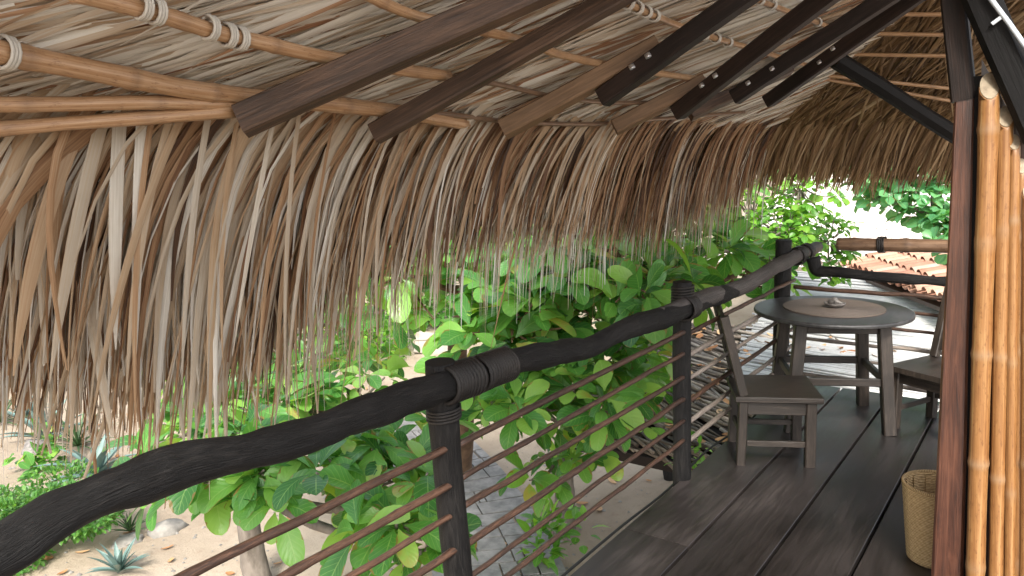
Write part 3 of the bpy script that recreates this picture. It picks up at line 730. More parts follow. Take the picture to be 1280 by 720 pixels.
# ornament: a shallow dish with an upright carved piece
oc = TC + Vector((.03, -.01, TZ + .009))
oo = thing('stone_ornament', 'small grey stone ornament on the woven mat', 'ornament', oc)
mb = MB(); lathe(mb, [(.03, 0), (.05, .008), (.066, .022), (.07, .03), (.062, .03), (.045, .016), (.001, .012)], oc, 28); mb.build('dish', M['stone_carved'], oo)
mb = MB(); tube(mb, spline([oc + Vector((.03, .05, .02)), oc + Vector((.012, .025, .035)), oc + Vector((0, .0, .05)), oc + Vector((-.005, -.01, .042)), oc + Vector((-.01, -.05, .03))], 14), [.006, .012, .017, .02, .021, .02, .018, .018, .018, .016, .014, .012, .01, .008, .004], 10, True, .2, 2); mb.build('carving', M['stone_carved'], oo)

def make_chair(label, loc, rz):
    """faces +x locally; origin on the floor"""
    t = thing('wooden_chair', label, 'chair', loc, rz, 'wooden chairs on the deck', True)
    W, D, s = .385, .38, .058
    for (x, y) in ((D/2, -W/2), (D/2, W/2)):
        mb = MB(); beam(mb, (x, y, 0), (x - .005, y, .385), s, s, (1, 0, 0), .1, 2, .001); mb.build('leg', M['furniture'], t)
    for y in (-W/2, W/2):
        mb = MB(); beam(mb, (-D/2 - .01, y, 0), (-D/2, y, .40), s, .05, (1, 0, 0), .1, 2, .001); mb.build('leg', M['furniture'], t)
    mb = MB(); beam(mb, (-D/2 - .05, 0, .405), (D/2 + .055, 0, .405), W + .095, .034, (0, 0, 1), .18, 6, .002)
    mb.build('seat', M['furniture'], t)
    for y in (-W/2, W/2):
        mb = MB(); beam(mb, (-D/2 - .002, y, .423), (-D/2 - .12, y, .885), .05, .05, (1, 0, 0), .1, 4, .001); mb.build('back_post', M['furniture'], t)
    for i, (z0, z1) in enumerate(((.47, .595), (.61, .735), (.75, .88))):
        x0 = -D/2 - .002 - .118 * ((z0 - .423) / .462); x1 = -D/2 - .002 - .118 * ((z1 - .423) / .462)
        mb = MB(); beam(mb, (x0, 0, z0), (x1, 0, z1), W - .043, .02, (1, 0, -.25), .1, 2, .001); mb.build('back_slat', M['furniture'], t)
    for (a, b) in (((D/2 - .025, -W/2), (-D/2 + .025, -W/2)), ((D/2 - .025, W/2), (-D/2 + .025, W/2))):
        mb = MB(); beam(mb, (a[0], a[1], .13), (b[0], b[1], .13), .022, .035); mb.build('stretcher', M['furniture'], t)
        mb = MB(); beam(mb, (a[0], a[1], .345), (b[0], b[1], .345), .022, .075); mb.build('apron', M['furniture'], t)
    for x in (D/2 - .002, -D/2):
        mb = MB(); beam(mb, (x, -W/2 + .024, .345), (x, W/2 - .024, .345), .022, .075); mb.build('apron', M['furniture'], t)
    mb = MB(); beam(mb, (-D/2, -W/2 + .024, .16), (-D/2, W/2 - .024, .16), .022, .035); mb.build('stretcher', M['furniture'], t)
    return t
make_chair('dark wooden chair in front of the table with its back to the long railing', (4.62, 1.40, 0), rad(-63))
make_chair('dark wooden chair half hidden behind the red brown post', (5.555, .60, 0), rad(154))

# wicker basket
bc = Vector((3.75, .392, 0))
wb = thing('wicker_basket', 'tall woven cane waste basket on the deck behind the red brown post', 'basket', bc)
mb = MB(); pr = [(.112 + .036 * i / 40 + .0015 * (i % 2), .006 + .345 * i / 40) for i in range(41)]
inn = [(r - .007, z) for r, z in reversed(pr)]
lathe(mb, [(.104, .001)] + pr + inn + [(.001, .012)], bc, 72); mb.build('body', M['wicker'], wb)
mb = MB(); tube(mb, [bc + Vector((.1455 * math.cos(a), .1455 * math.sin(a), .357)) for a in [2 * math.pi * i / 60 for i in range(61)]], .006, 8, False); mb.build('rim', M['wicker'], wb)
for i in range(14):
    a = 2 * math.pi * i / 14; r0, r1 = .103, .136
    mb = MB(); beam(mb, bc + Vector((r0 * math.cos(a), r0 * math.sin(a), .02)), bc + Vector((r1 * math.cos(a), r1 * math.sin(a), .342)), .02, .003, (math.cos(a), math.sin(a), 0)); mb.build('stave', M['wicker'], wb)

# cable along the deck edge
mb = MB(); tube(mb, spline([Vector((.3 + i * .6, 1.745 + .012 * math.sin(i * 2.1), -.02 - .03 * math.sin(i * 1.3) ** 2)) for i in range(10)], 60), .007, 6); tag(mb.build('cable', M['cable']), 'black cable running along the outer edge of the deck', 'cable')

# ================================================================== NEIGHBOURING ROOFS
def stick_plane(x, y): return -1.02 + .165 * (x - 7)
sr = thing('stick_roof', 'low roof of loose dry sticks with fallen leaves just past the railing corner', 'roof', (8.3, 2.2, -1))
mb = MB()
prism(mb, [Vector((6.75, .3, -1.25)), Vector((10.2, .3, -1.25 + .165 * 3.45)), Vector((10.2, 4.1, -1.25 + .165 * 3.45)), Vector((6.75, 4.1, -1.25))], (0, 0, .1)); mb.build('roof_board', M['rafter_dark'], sr)
mb = MB()
for k in range(620):
    x, y = R.uniform(6.8, 10.1), R.uniform(.35, 4.1)
    a = R.gauss(rad(68), rad(9)); L = R.uniform(.5, 1.5); d = Vector((math.cos(a), math.sin(a), 0))
    p, q = Vector((x, y, 0)) - d * L / 2, Vector((x, y, 0)) + d * L / 2
    h = R.uniform(0, .1); p.z, q.z = stick_plane(p.x, 0) + h - .1, stick_plane(q.x, 0) + h - .1 + R.uniform(-.02, .04)
    mid = (p + q) / 2 + Vector((R.gauss(0, .02), R.gauss(0, .02), R.gauss(0, .01)))
    tube(mb, [p, mid, q], [R.uniform(.012, .022)] * 3, 6)
o = mb.build('stick_layer', M['stick'], sr); o['kind'] = 'stuff'
mb = MB()
def flat_leaf(mb, c, a, L, W, tilt):
    d = Vector((math.cos(a), math.sin(a), tilt)); s = Vector((-math.sin(a), math.cos(a), R.uniform(-.4, .4))); pr = None
    for i in range(5):
        t = i / 4; w = W * math.sin(math.pi * (.08 + .86 * t)); q = c + d * (t - .5) * L + Vector((0, 0, .25 * L * (t - .5) ** 2))
        ids = (mb.vert(q - s * w / 2), mb.vert(q + Vector((0, 0, -.12 * W))), mb.vert(q + s * w / 2))
        if pr:
            mb.face((pr[0], pr[1], ids[1], ids[0]), None, True); mb.face((pr[1], pr[2], ids[2], ids[1]), None, True)
        pr = ids
for k in range(150):
    x, y = R.uniform(6.8, 10), R.uniform(.5, 4.0); flat_leaf(mb, Vector((x, y, stick_plane(x, y) + .04)), R.random() * 6.3, R.uniform(.1, .2), R.uniform(.06, .11), R.uniform(-.3, .3))
o = mb.build('dry_leaves', M['dead_leaf'], sr); o.name = 'fallen_leaf_litter'; o['kind'] = 'stuff'
# bleached cane roof, with the sunlit glare painted into its colour too
cr = thing('cane_roof', 'pale cane roof, bleached and with sun glare in its colour, sloping up behind the table', 'roof', (10, 2, -.4))
def cane_plane(x): return -.72 + .13 * (x - 8.3)
mb = MB()
xs0, xs1 = 8.35, 12.6
prism(mb, [Vector((xs0, -1.5, cane_plane(xs0) - .09)), Vector((xs1, -1.5, cane_plane(xs1) - .09)), Vector((xs1, 3.75, cane_plane(xs1) - .09)), Vector((xs0, 3.0, cane_plane(xs0) - .09))], (0, 0, .05)); mb.build('roof_board', M['stick_pale'], cr)
mb = MB(); yv = -1.6
for k in range(150):
    x = xs0 + (xs1 - xs0) * k / 149 + R.uniform(-.01, .01); yl = 3.05 + .7 * (x - xs0) / (xs1 - xs0) + R.uniform(-.15, .12)
    z = cane_plane(x) - .02 + R.uniform(0, .018)
    tube(mb, [Vector((x - .25, -1.6, z)), Vector((x - .1, .7, z + R.uniform(-.006, .006))), Vector((x + .12, yl, z + R.uniform(-.01, .02)))], [.017, .016, .013], 6)
o = mb.build('cane_layer', M['stick_pale'], cr); o['kind'] = 'stuff'

def barrel_roof(name, label, P, across, upv, nx, ny, m, tw=.21, tl=.36, mr=None, rel=1.0):
    """P: corner at the eave; across: unit along the eave; upv: unit up the slope"""
    t = thing(name, label, 'roof', P)
    n = across.cross(upv).normalized()
    if n.z < 0: n = -n
    mb = MB(); prism(mb, [P - n * .09, P + across * nx * tw - n * .09, P + across * nx * tw + upv * ny * tl - n * .09, P + upv * ny * tl - n * .09] if across.cross(upv).z > 0 else
                     [P - n * .09, P + upv * ny * tl - n * .09, P + across * nx * tw + upv * ny * tl - n * .09, P + across * nx * tw - n * .09], -n * .06)
    mb.build('roof_board', mr or M['rafter'], t)
    mb = MB()
    for i in range(nx):
        for j in range(ny):
            for cover in (0, 1):
                c = P + across * ((i + .5 + cover * .5) * tw + R.gauss(0, .006)) + upv * (j * tl + R.gauss(0, .012))
                pr = None
                for (e, rr) in ((0, tw * .36), (tl * 1.14, tw * .29)):
                    ids = []
                    for q in range(6):
                        a = math.pi * q / 5
                        y = math.sin(a) * rr * (1 if cover else -.8) * rel
                        ids.append(mb.vert(c + upv * e + across * (-math.cos(a) * rr) + n * (y + (.0 if cover else .0) + (.03 * rel if e == 0 else 0.0))))
                    if pr:
                        for q in range(5): mb.face((pr[q], pr[q+1], ids[q+1], ids[q]), None, True)
                    pr = ids
    o = mb.build('tiles', m, t); o.name = 'tile_covering'; o['kind'] = 'stuff'
    return t
e0, e1 = at_d(1050, 322, 13.6), at_d(1215, 402, 10.2)
e0.z = e1.z = (e0.z + e1.z) / 2
ac = (e1 - e0).normalized(); pv = Vector((-ac.y, ac.x, 0)); pv = pv if pv.x > 0 else -pv
upv = (pv * math.cos(rad(14)) + Vector((0, 0, math.sin(rad(14))))).normalized()
barrel_roof('tile_roof', 'orange clay barrel tile roof seen over the far end railing', e0, ac, upv, 26, 9, M['clay'])
barrel_roof('tile_roof', 'pale tile roof, sun glare put into its colour, rising behind the orange tiles', Vector((15.5, 6.2, -.35)), Vector((0, -1, 0)), Vector((math.cos(rad(11)), 0, math.sin(rad(11)))), 40, 17, M['clay_glare'], .21, .42, M['clay_glare'], .45)  # second roof stands for the sunlit upper tiles; glare is in their colour

# ================================================================== PLANTS
STN = [0, .12, .3, .48, .64, .78, .89, .96, 1]
def leaf(mb, base, d, up, L, W, droop=.5, fold=.25, seg=5, obov=.64, tone=.5):
    d = d.normalized(); s = d.cross(up)
    if s.length < 1e-3: s = d.cross(Vector((1, .3, 0)))
    s.normalize(); q = base.copy(); pr = None; v0 = 0
    st = STN if seg >= 5 else ([0, .16, .42, .66, .88, 1] if seg == 4 else [0, .3, .7, 1])
    wav = R.uniform(-.25, .25)
    for i, t in enumerate(st):
        if obov: w = W * (math.sin(math.pi / 2 * t / .62) ** 1.25 if t < .62 else math.sqrt(max(0, 1 - ((t - .62) / .38) ** 2)))
        else: w = W * math.sin(math.pi * min(1, .04 + .94 * t)) ** .8
        w = max(w, W * .05)
        u = s.cross(d).normalized(); ed = u * w * (fold * .5 + wav * math.sin(t * 7) * .3); ed2 = u * w * (fold * .5 - wav * math.sin(t * 7) * .3)
        if i: q = q + d * (L * (t - v0))
        ids = (mb.vert(q - s * w / 2 + ed, tone), mb.vert(q, tone), mb.vert(q + s * w / 2 + ed2, tone))
        if pr:
            mb.face((pr[0], pr[1], ids[1], ids[0]), [(0, v0), (.5, v0), (.5, t), (0, t)], True)
            mb.face((pr[1], pr[2], ids[2], ids[1]), [(.5, v0), (1, v0), (1, t), (.5, t)], True)
        d = (d + Vector((0, 0, -droop * (t - v0)))).normalized(); s = (s - d * s.dot(d)).normalized()
        pr = ids; v0 = t

def rosette(mb, c, axis, L, n, tiltlo=.2, tilthi=.9, wr=.5, seg=5):
    axis = axis.normalized(); a1 = axis.orthogonal().normalized(); a2 = axis.cross(a1); ph = R.random() * 6.3
    for i in range(n):
        a = ph + i * 2.399; t = R.uniform(tiltlo, tilthi)
        d = (a1 * math.cos(a) + a2 * math.sin(a)) * t + axis * (1.05 - t)
        l = L * R.uniform(.5, 1.15)
        p = c + d.normalized() * .02
        leaf(mb, p + d.normalized() * l * .08, d, axis + Vector((R.gauss(0, .25), R.gauss(0, .25), .4)), l, l * wr * R.uniform(.85, 1.15), R.uniform(.4, 1.5), R.uniform(.1, .45), seg)

def avoid(p):
    """nothing grows through the balcony or the thatch"""
    return p.y < 2.02 and -1.5 < p.x < 7.4 and p.z > -.6 or (p.y < 2.75 and p.z > 1.0 and p.x < 7.4)

def tree(name, label, base, trunk_pts, r0, blobs, L=.23, n=(5, 9), lm='leaf', bark='bark', wr=.51, group=None, seg=5, cat='tree', keep=lambda p: True):
    """blobs: (px, py, distance, radius metres, flattening, count)"""
    b = Vector(base); t = thing(name, label, cat, b, group=group)
    P = [b - Vector((0, 0, .1))] + [Vector(p) for p in trunk_pts]
    mb = MB(); Q = spline(P, 20); tube(mb, Q, [r0 * (1.25 if i == 0 else 1 - .6 * i / 20) for i in range(21)], 10, True, .15, b.x)
    cr_ = MB()
    for (px, py, dist, rad_, flat, cnt) in blobs:
        c = at_d(px, py, dist) if px is not None else Vector(py)
        near = min(Q[8:], key=lambda q: (q - c).length)
        midp = (near + c) / 2 + Vector((0, 0, -.15))
        tube(mb, spline([near, midp, c], 10), [r0 * .35 * (1 - .65 * i / 10) for i in range(11)], 7, True, .1, c.x)
        for k in range(cnt):
            while True:
                v = Vector((R.uniform(-1, 1), R.uniform(-1, 1), R.uniform(-1, 1)))
                if .25 < v.length < 1: break
            p = c + Vector((v.x * rad_, v.y * rad_, v.z * rad_ * flat))
            if avoid(p) or not keep(p): continue
            ax = (v * .7 + Vector((R.gauss(0, .3), R.gauss(0, .3), .9))).normalized()
            if k % 3 < 2: tube(mb, spline([c + v * .1, (c + p) / 2 + Vector((0, 0, -.05)), p], 5), [.014, .012, .01, .009, .008, .006], 5)
            rosette(cr_, p, ax, L, R.randint(*n), .5, 1.15, wr, seg)
    mb.build('trunk', M[bark], t); cr_.build('crown', M[lm], t)
    return t
gz = ground_z
def gp(px, py):
    p = at_z(px, py, -2.8); return Vector((p.x, p.y, gz(p.x, p.y)))
# the almond trees close to the railing
b = gp(575, 585); tp_ = at_d(572, 430, 9.4)
tree('almond_tree', 'broad leaved tree with a brown trunk filling the view above the middle of the railing', b, [b.lerp(tp_, .5) + Vector((.1, 0, 0)), tp_, at_d(600, 360, 7.5), at_d(690, 350, 6.5)], .17,
     [(610, 330, 6.6, .75, .6, 26), (500, 330, 6.6, .8, .6, 26), (700, 350, 6.0, .6, .6, 24), (790, 335, 5.4, .45, .7, 20), (860, 330, 6.2, .55, .7, 22), (640, 400, 5.8, .45, .6, 16), (720, 420, 6.2, .5, .6, 18), (920, 345, 7.6, .6, .6, 18), (800, 290, 7.2, .8, .6, 26), (700, 270, 7.5, .9, .6, 26), (560, 280, 8, 1., .6, 24), (870, 260, 8.5, .8, .6, 20), (610, 450, 6.4, .5, .6, 14)], .31, bark='bark_brown')
b = gp(705, 660); tp_ = b + Vector((-.1, -.1, 1.3))
tree('almond_tree', 'young broad leaved tree growing up behind the rungs between two railing posts', b, [b + Vector((.03, 0, .6)), tp_, tp_ + Vector((-.4, -.4, .7))], .15,
     [(720, 475, 5.8, .5, .7, 15), (670, 500, 5.6, .4, .7, 10), (600, 500, 5.4, .3, .6, 6), (780, 480, 6.2, .42, .7, 10), (700, 575, 6.6, .42, .6, 9), (765, 530, 6.6, .4, .7, 7), (800, 440, 7.0, .5, .7, 12)], .26, bark='bark')
b = gp(325, 735); tp_ = b + Vector((-.3, -.3, 1.2))
tree('almond_tree', 'broad leaved tree with a grey trunk below the near end of the railing', b, [b + Vector((-.1, -.05, .6)), tp_, tp_ + Vector((-.9, -1.1, 1.0))], .16,
     [(310, 578, 4.6, .34, .6, 15), (245, 585, 4.9, .34, .45, 12), (350, 600, 4.4, .22, .6, 6), (440, 595, 4.4, .36, .7, 11), (495, 640, 4.0, .28, .8, 7), (490, 570, 4.8, .36, .7, 12), (350, 520, 5.2, .5, .5, 18), (430, 500, 5.4, .5, .6, 18), (515, 690, 4.1, .22, .7, 4), (260, 520, 5.6, .42, .5, 12)], .25, bark='bark')
b = gp(330, 560)
tree('almond_tree', 'broad leaved tree standing behind the long hanging fringe', b, [b + Vector((.1, .1, 1.0)), b + Vector((.2, 0, 2.0)), b + Vector((.1, -.4, 2.7))], .14,
     [(300, 470, 8, .8, .6, 26), (380, 430, 8, .8, .6, 26), (450, 400, 8.6, .8, .6, 22), (260, 430, 8.6, .7, .6, 18), (350, 350, 9, 1., .6, 20), (330, 500, 7.2, .5, .5, 12)], .24)
# trees at the far end
b = Vector((11.5, 5.6, gz(11.5, 5.6)))
tree('leafy_tree', 'lime green small leaved tree beyond the railing corner', b, [b + Vector((0, 0, 1.5)), b + Vector((0, -.4, 2.8)), at_d(985, 300, 11.5)], .12,
     [(985, 290, 11.0, .55, .9, 60), (1035, 300, 11.4, .35, 1.1, 26), (960, 320, 10.6, .45, .7, 34), (940, 270, 11.4, .6, .8, 36), (1000, 235, 11.6, .6, .7, 40), (1040, 345, 11.0, .16, .8, 8)], .15, (6, 9), 'leaf_lime', wr=.6, seg=4)
b = Vector((11.2, .4, gz(11, .4)))
tree('leafy_tree', 'blue green round leaved branch tree hanging over the pale tile roof', b, [b + Vector((0, 0, 2)), b + Vector((0, .3, 4)), at_d(1170, 200, 10.5)], .12,
     [(1105, 235, 9.6, .30, .8, 22), (1135, 215, 9.4, .42, .8, 34), (1165, 262, 9.4, .3, .9, 18), (1185, 290, 9.2, .22, 1, 10), (1090, 205, 10, .4, .7, 24), (1180, 215, 10, .45, .8, 26)], .17, (6, 9), 'leaf_blue', wr=.72, seg=4)

def mass(name, label, c, rx, ry, rz, cnt, L, lm='leaf_far', wr=.5, trunk=True, cat='tree', seg=3, group=None):
    """a bushy plant: many small leaves through its volume, thicker towards the outside"""
    g = Vector((c[0], c[1], gz(c[0], c[1]))); t = thing(name, label, cat, g, group=group)
    c = Vector(c); mb = MB()
    lob = [(Vector((R.uniform(-.6, .6) * rx, R.uniform(-.6, .6) * ry, R.uniform(-.5, .6) * rz)), R.uniform(.35, .6)) for _ in range(9)]
    for k in range(cnt):
        lc, lr = R.choice(lob); v = Vector((R.gauss(0, 1), R.gauss(0, 1), R.gauss(0, 1))).normalized() * R.uniform(.5, 1) ** .6
        p = c + lc + Vector((v.x * rx, v.y * ry, v.z * rz)) * lr
        p.z = max(p.z, g.z + .02)
        if avoid(p): continue
        leaf(mb, p, v + Vector((R.gauss(0, .6), R.gauss(0, .6), R.gauss(.2, .5))), Vector((R.gauss(0, .3), R.gauss(0, .3), 1)), L * R.uniform(.6, 1.2), L * wr * R.uniform(.8, 1.2), R.uniform(.2, .9), R.uniform(.1, .4), seg, 0)
    if trunk:
        tb = MB(); tube(tb, spline([g - Vector((0, 0, .1)), (g + c) / 2 + Vector((.1, .1, 0)), c], 8), [.14, .12, .11, .1, .09, .07, .06, .05, .04], 8, True, .1)
        for lc, lr in lob: tube(tb, spline([(g + c) / 2 + Vector((.1, .1, .2)), c + lc * .4 - Vector((0, 0, .2)), c + lc], 6), [.06, .05, .045, .04, .03, .02, .015], 6)
        tb.build('trunk', M['bark_brown'], t); mb.build('crown', M[lm], t)
    else: mb.build('foliage', M[lm], t)
    return t
far = [((6, 24, 1.3), 3.2, 3.2, 3.0, 3200, .26, 'leaf_far', 'dark bushy tree far left behind the hanging thatch'),
       ((13, 23, 1.0), 3.6, 3.6, 3.2, 3600, .26, 'leaf_lime', 'light green bushy tree far behind the stone path'),
       ((19, 19, 1.2), 3.8, 3.8, 3.4, 3800, .28, 'leaf_far', 'tall bushy tree closing the view behind the middle of the railing'),
       ((17, 11.5, .6), 2.6, 2.6, 2.6, 3600, .22, 'leaf_lime', 'yellow green bushy tree behind the broad leaved tree'),
       ((22, 12, 1.8), 4.2, 4.2, 3.8, 3600, .3, 'leaf_far', 'deep green tree far behind the railing corner'),
       ((30, 6, 2.6), 6, 5, 4.6, 3600, .36, 'leaf_far', 'large dark tree far beyond the pale tile roof'),
       ((30, -4, 2.6), 6, 5, 4.6, 2600, .36, 'leaf_far', 'large tree far beyond the roofs, mostly behind the post')]
for (c, rx, ry, rz, cnt, L, lm, lb) in far: mass('bushy_tree', lb, c, rx, ry, rz, cnt, L, lm)
p = gp(62, 690); mass('bush', 'fine leaved green bush on the sand below the near end of the railing', (p.x, p.y, p.z + .3), .95, .95, .5, 5200, .085, 'leaf_bush', .5, False, 'bush')
p = gp(-30, 668); mass('bush', 'small fine leaved bush on the sand just beyond the larger bush', (p.x, p.y, p.z + .2), .8, .8, .35, 2600, .085, 'leaf_bush', .5, False, 'bush')
p = gp(55, 590); mass('seedling', 'broad leaved seedling by the blue agave on the sand', (p.x, p.y, p.z + .3), .42, .42, .4, 60, .26, 'leaf', .5, False, 'plant', 4)
p = gp(470, 440); mass('bush', 'pale green shrub on the sand far behind the fringe', (p.x, p.y, p.z + .6), 1.5, 1.5, 1.0, 2400, .14, 'leaf_lime', .5, False, 'bush')
p = gp(520, 415); mass('bush', 'loose green shrub beside the low garden wall', (p.x, p.y, p.z + .6), 1.6, 1.6, 1.0, 2200, .16, 'leaf_bush', .5, False, 'bush')
p = gp(100, 440); mass('bush', 'low green shrub at the top of the sand slope', (p.x, p.y, p.z + .5), 1.5, 1.5, .8, 2200, .14, 'leaf_bush', .5, False, 'bush')
p = gp(20, 432); mass('bush', 'scrubby shrub at the far left end of the sand slope', (p.x, p.y, p.z + .5), 1.4, 1.4, .8, 1800, .14, 'leaf_far', .5, False, 'bush')
p = at_z(690, 715, -2.8); mass('seedling', 'light green seedling at the foot of the trunk below the rungs', (7.0, 4.4, gz(7, 4.4) + .45), .4, .4, .45, 90, .2, 'leaf_lime', .5, False, 'plant', 4)
p = gp(950, 560); mass('bush', 'little green weed sprouting beside the deck near the chair', (5.9, 2.35, -1.0), .35, .3, .75, 170, .08, 'leaf_lime', .55, False, 'plant', 3)
bpy.data.objects[-1] if False else None

def spiky(name, label, g, n, L, W, m, cat, up=(.2, 1.0), droop=.5):
    t = thing(name, label, cat, g); mb = MB()
    for i in range(n):
        a = i * 2.399 + R.uniform(-.2, .2); e = up[0] + (up[1] - up[0]) * (i / n); 
        d = Vector((math.cos(a) * math.cos(e * 1.5), math.sin(a) * math.cos(e * 1.5), math.sin(e * 1.5)))
        q = Vector(g) + Vector((0, 0, .05)); l = L * R.uniform(.8, 1.1); pr = None; s = d.cross(Vector((0, 0, 1))).normalized() if abs(d.z) < .99 else Vector((1, 0, 0))
        for k in range(7):
            tt = k / 6; w = W * (math.sin(math.pi * (.22 + .78 * tt)) if tt < 1 else .02); u = s.cross(d).normalized()
            ids = (mb.vert(q - s * w / 2 + u * w * .22), mb.vert(q - u * w * .08), mb.vert(q + s * w / 2 + u * w * .22))
            if pr: mb.face((pr[0], pr[1], ids[1], ids[0]), None, True); mb.face((pr[1], pr[2], ids[2], ids[1]), None, True)
            pr = ids; q = q + d * l / 6; d = (d + Vector((0, 0, -droop / 6))).normalized()
    mb.build('leaf_rosette', m, t); return t
spiky('agave', 'upright blue agave on the sand slope beside the dark rock', gp(56, 552), 16, .85, .13, M['agave'], 'agave')
spiky('agave', 'spreading pale blue agave just above the charred handrail', gp(122, 600), 18, .8, .13, M['agave'], 'agave', (.05, .8), .7)
spiky('agave', 'small pale agave low on the sand near the handrail', gp(150, 722), 16, .42, .07, M['agave'], 'agave', (.25, .9), .5)
spiky('spiky_plant', 'dark narrow leaved plant to the right of the upright agave', gp(98, 560), 34, .8, .035, M['spiky'], 'plant', (.05, .9), .6)
spiky('spiky_plant', 'dark narrow leaved plant at the left edge of the sand slope', gp(2, 535), 30, .7, .035, M['spiky'], 'plant', (.05, .9), .6)
spiky('spiky_plant', 'small grey green tuft on the sand above the upright agave', gp(33, 527), 24, .55, .04, M['agave'], 'plant', (.2, .95), .4)
spiky('spiky_plant', 'little tuft on bare sand left of the grey trunk', gp(163, 668), 18, .32, .03, M['spiky'], 'plant', (.2, .95), .4)
def rock(label, g, s, seed, m='rock'):
    mb = MB(); k = 12; rings = []
    for i in range(7):
        ph = math.pi * i / 6; ring = []
        for j in range(k):
            a = 2 * math.pi * j / k; d = Vector((math.sin(ph) * math.cos(a), math.sin(ph) * math.sin(a), math.cos(ph)))
            r = 1 + .35 * noise.noise(d * 1.6 + Vector((seed, 0, 0))); ring.append(mb.vert(Vector(g) + Vector((d.x * s[0], d.y * s[1], d.z * s[2])) * r))
        rings.append(ring)
    for i in range(6):
        for j in range(k): mb.face((rings[i][j], rings[i+1][j], rings[i+1][(j+1) % k], rings[i][(j+1) % k]), None, True)
    tag(mb.build('rock', M[m]), label, 'rock')
rock('pale flat rock on the sand under the handrail', gp(208, 662), (.26, .18, .12), 1)
rock('smaller pale rock on the sand near the narrow tuft', gp(160, 677), (.2, .14, .09), 5)
rock('dark grey rock at the foot of the upright agave', gp(46, 562), (.24, .2, .2), 9, 'stone_carved')

# pebbles and dry leaves lying on the sand
mb = MB()
for k in range(700):
    p = at_z(R.uniform(-20, 880), R.uniform(455, 730), -2.8)
    if p.y > 24 or p.y < 2.2: continue
    g = Vector((p.x, p.y, gz(p.x, p.y) + .005)); r = .012 + .03 * R.random() ** 3
    ring = [mb.vert(g + Vector((r * R.uniform(.7, 1.2) * math.cos(a), r * R.uniform(.7, 1.2) * math.sin(a), 0))) for a in [2 * math.pi * j / 7 for j in range(7)]]
    top_ = mb.vert(g + Vector((0, 0, r * .8)))
    for j in range(7): mb.face((ring[j], ring[(j + 1) % 7], top_), None, True)
tag(mb.build('gravel', M['rock']), kind='stuff', label='small stones scattered over the sand')
mb = MB()
for k in range(110):
    p = at_z(R.uniform(-20, 880), R.uniform(455, 730), -2.8)
    if p.y > 24 or p.y < 2.2: continue
    flat_leaf(mb, Vector((p.x, p.y, gz(p.x, p.y) + .025)), R.random() * 6.3, R.uniform(.08, .2), R.uniform(.04, .1), R.uniform(-.2, .2))
tag(mb.build('leaves', M['dead_leaf']), kind='stuff', label='dry fallen leaves scattered over the sand')
# low garden wall, far behind the fringe
ga, gb = gp(520, 442), gp(575, 440)
gw = thing('garden_wall', 'low pale plastered garden wall behind the trees', 'wall', (ga + gb) / 2)
mb = MB(); beam(mb, ga + Vector((0, 0, .3)), gb + Vector((0, 0, .1)), .2, .5, n=6, jit=.01); mb.build('wall_body', M['white_wall'], gw)
mb = MB(); beam(mb, ga + Vector((0, 0, .38)), gb + Vector((0, 0, .38)), .26, .06, n=6, jit=.008); mb.build('coping', M['white_wall'], gw)
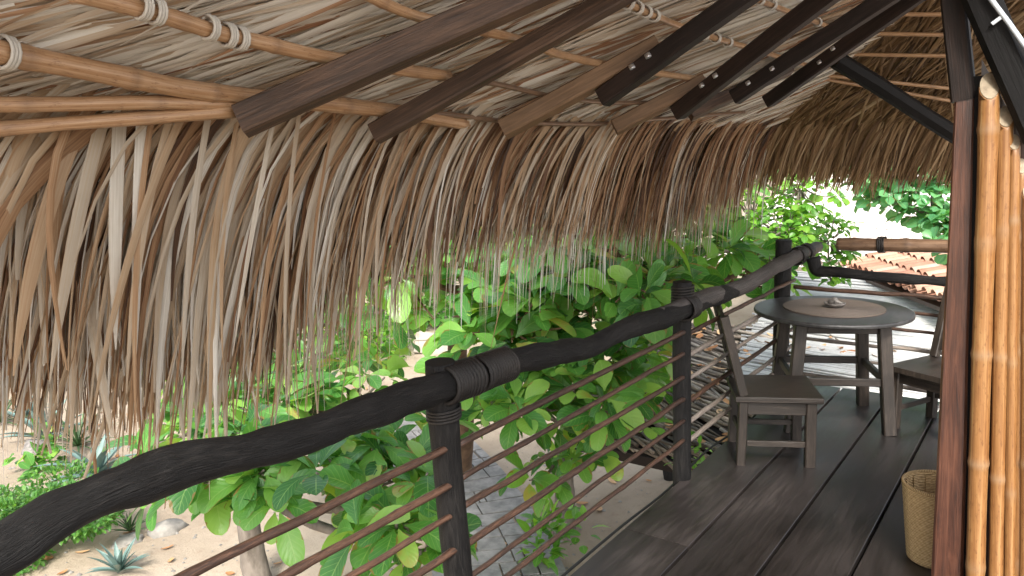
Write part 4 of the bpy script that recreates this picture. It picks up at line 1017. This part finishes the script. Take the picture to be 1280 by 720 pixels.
# lower log railing in the garden
lr = thing('garden_railing', 'crooked charred log railing down in the garden seen past the balcony rungs', 'railing', gp(836, 597))
pA, pB = gp(806, 523), gp(837, 598)
for (bq, h, bend) in ((pA, 1.55, .09), (pB, 1.45, -.05)):
    mb = MB(); log(mb, [bq - Vector((0, 0, .1)), bq + Vector((bend, -bend, h * .35)), bq + Vector((-bend * .6, bend * .6, h * .7)), bq + Vector((bend, -bend, h))], [.075, .065, .07, .06], 24, 10, .15, h); mb.build('post', M['charred'], lr)
ext = (pA - pB)
for (z, r) in ((1.35, .05), (.95, .018), (.65, .018), (.35, .018)):
    mb = MB(); log(mb, [pB + Vector((0, 0, z)), pB + ext * .5 + Vector((.03, -.02, z + .04)), pA + Vector((0, 0, z))], [r, r * 1.1, r], 18, 9, .15, z); mb.build('rail', M['charred'], lr)

for o in list(bpy.data.objects):
    if '_local' in o: del o['_local']

# ================================================================== LIGHT, WORLD, CAMERA
w = bpy.data.worlds.new('World'); sc.world = w; w.use_nodes = True
nt = w.node_tree; bg = nt.nodes['Background']
sky = nt.nodes.new('ShaderNodeTexSky'); sky.sky_type = 'NISHITA'; sky.sun_disc = False
SUN_EL, SUN_AZ = rad(42), rad(212)          # azimuth of the sun in the xy plane, from +x towards +y
sky.sun_elevation = SUN_EL; sky.sun_rotation = math.pi / 2 - SUN_AZ
sky.air_density = 1.0; sky.dust_density = 3.0; sky.ozone_density = 1.0
hs = nt.nodes.new('ShaderNodeHueSaturation'); hs.inputs['Saturation'].default_value = .45; nt.links.new(sky.outputs[0], hs.inputs['Color']); nt.links.new(hs.outputs[0], bg.inputs[0]); bg.inputs[1].default_value = .15
L = bpy.data.lights.new('sun', 'SUN'); L.energy = 2.2; L.angle = rad(12); L.color = (1, .95, .87)
so = bpy.data.objects.new('sun', L); col.objects.link(so)
sd = Vector((math.cos(SUN_EL) * math.cos(SUN_AZ), math.cos(SUN_EL) * math.sin(SUN_AZ), math.sin(SUN_EL)))
so.rotation_euler = sd.to_track_quat('Z', 'Y').to_euler()
cam = bpy.data.cameras.new('camera'); co = bpy.data.objects.new('camera', cam); col.objects.link(co)
cam.sensor_width = 36; cam.lens = F_PX / 1280 * 36; cam.clip_end = 3000; cam.clip_start = .05
mtx = Matrix((RGT, -DWN, -FWD)).transposed().to_4x4(); mtx.translation = EYE; co.matrix_world = mtx
sc.camera = co
vs = sc.view_settings; vs.view_transform = 'Standard'; vs.look = 'None'; vs.exposure = 1.45; vs.gamma = 1; vs.use_curve_mapping = False
sc.cycles.max_bounces = 10; sc.cycles.diffuse_bounces = 6; sc.cycles.transmission_bounces = 6; sc.cycles.use_denoising = True
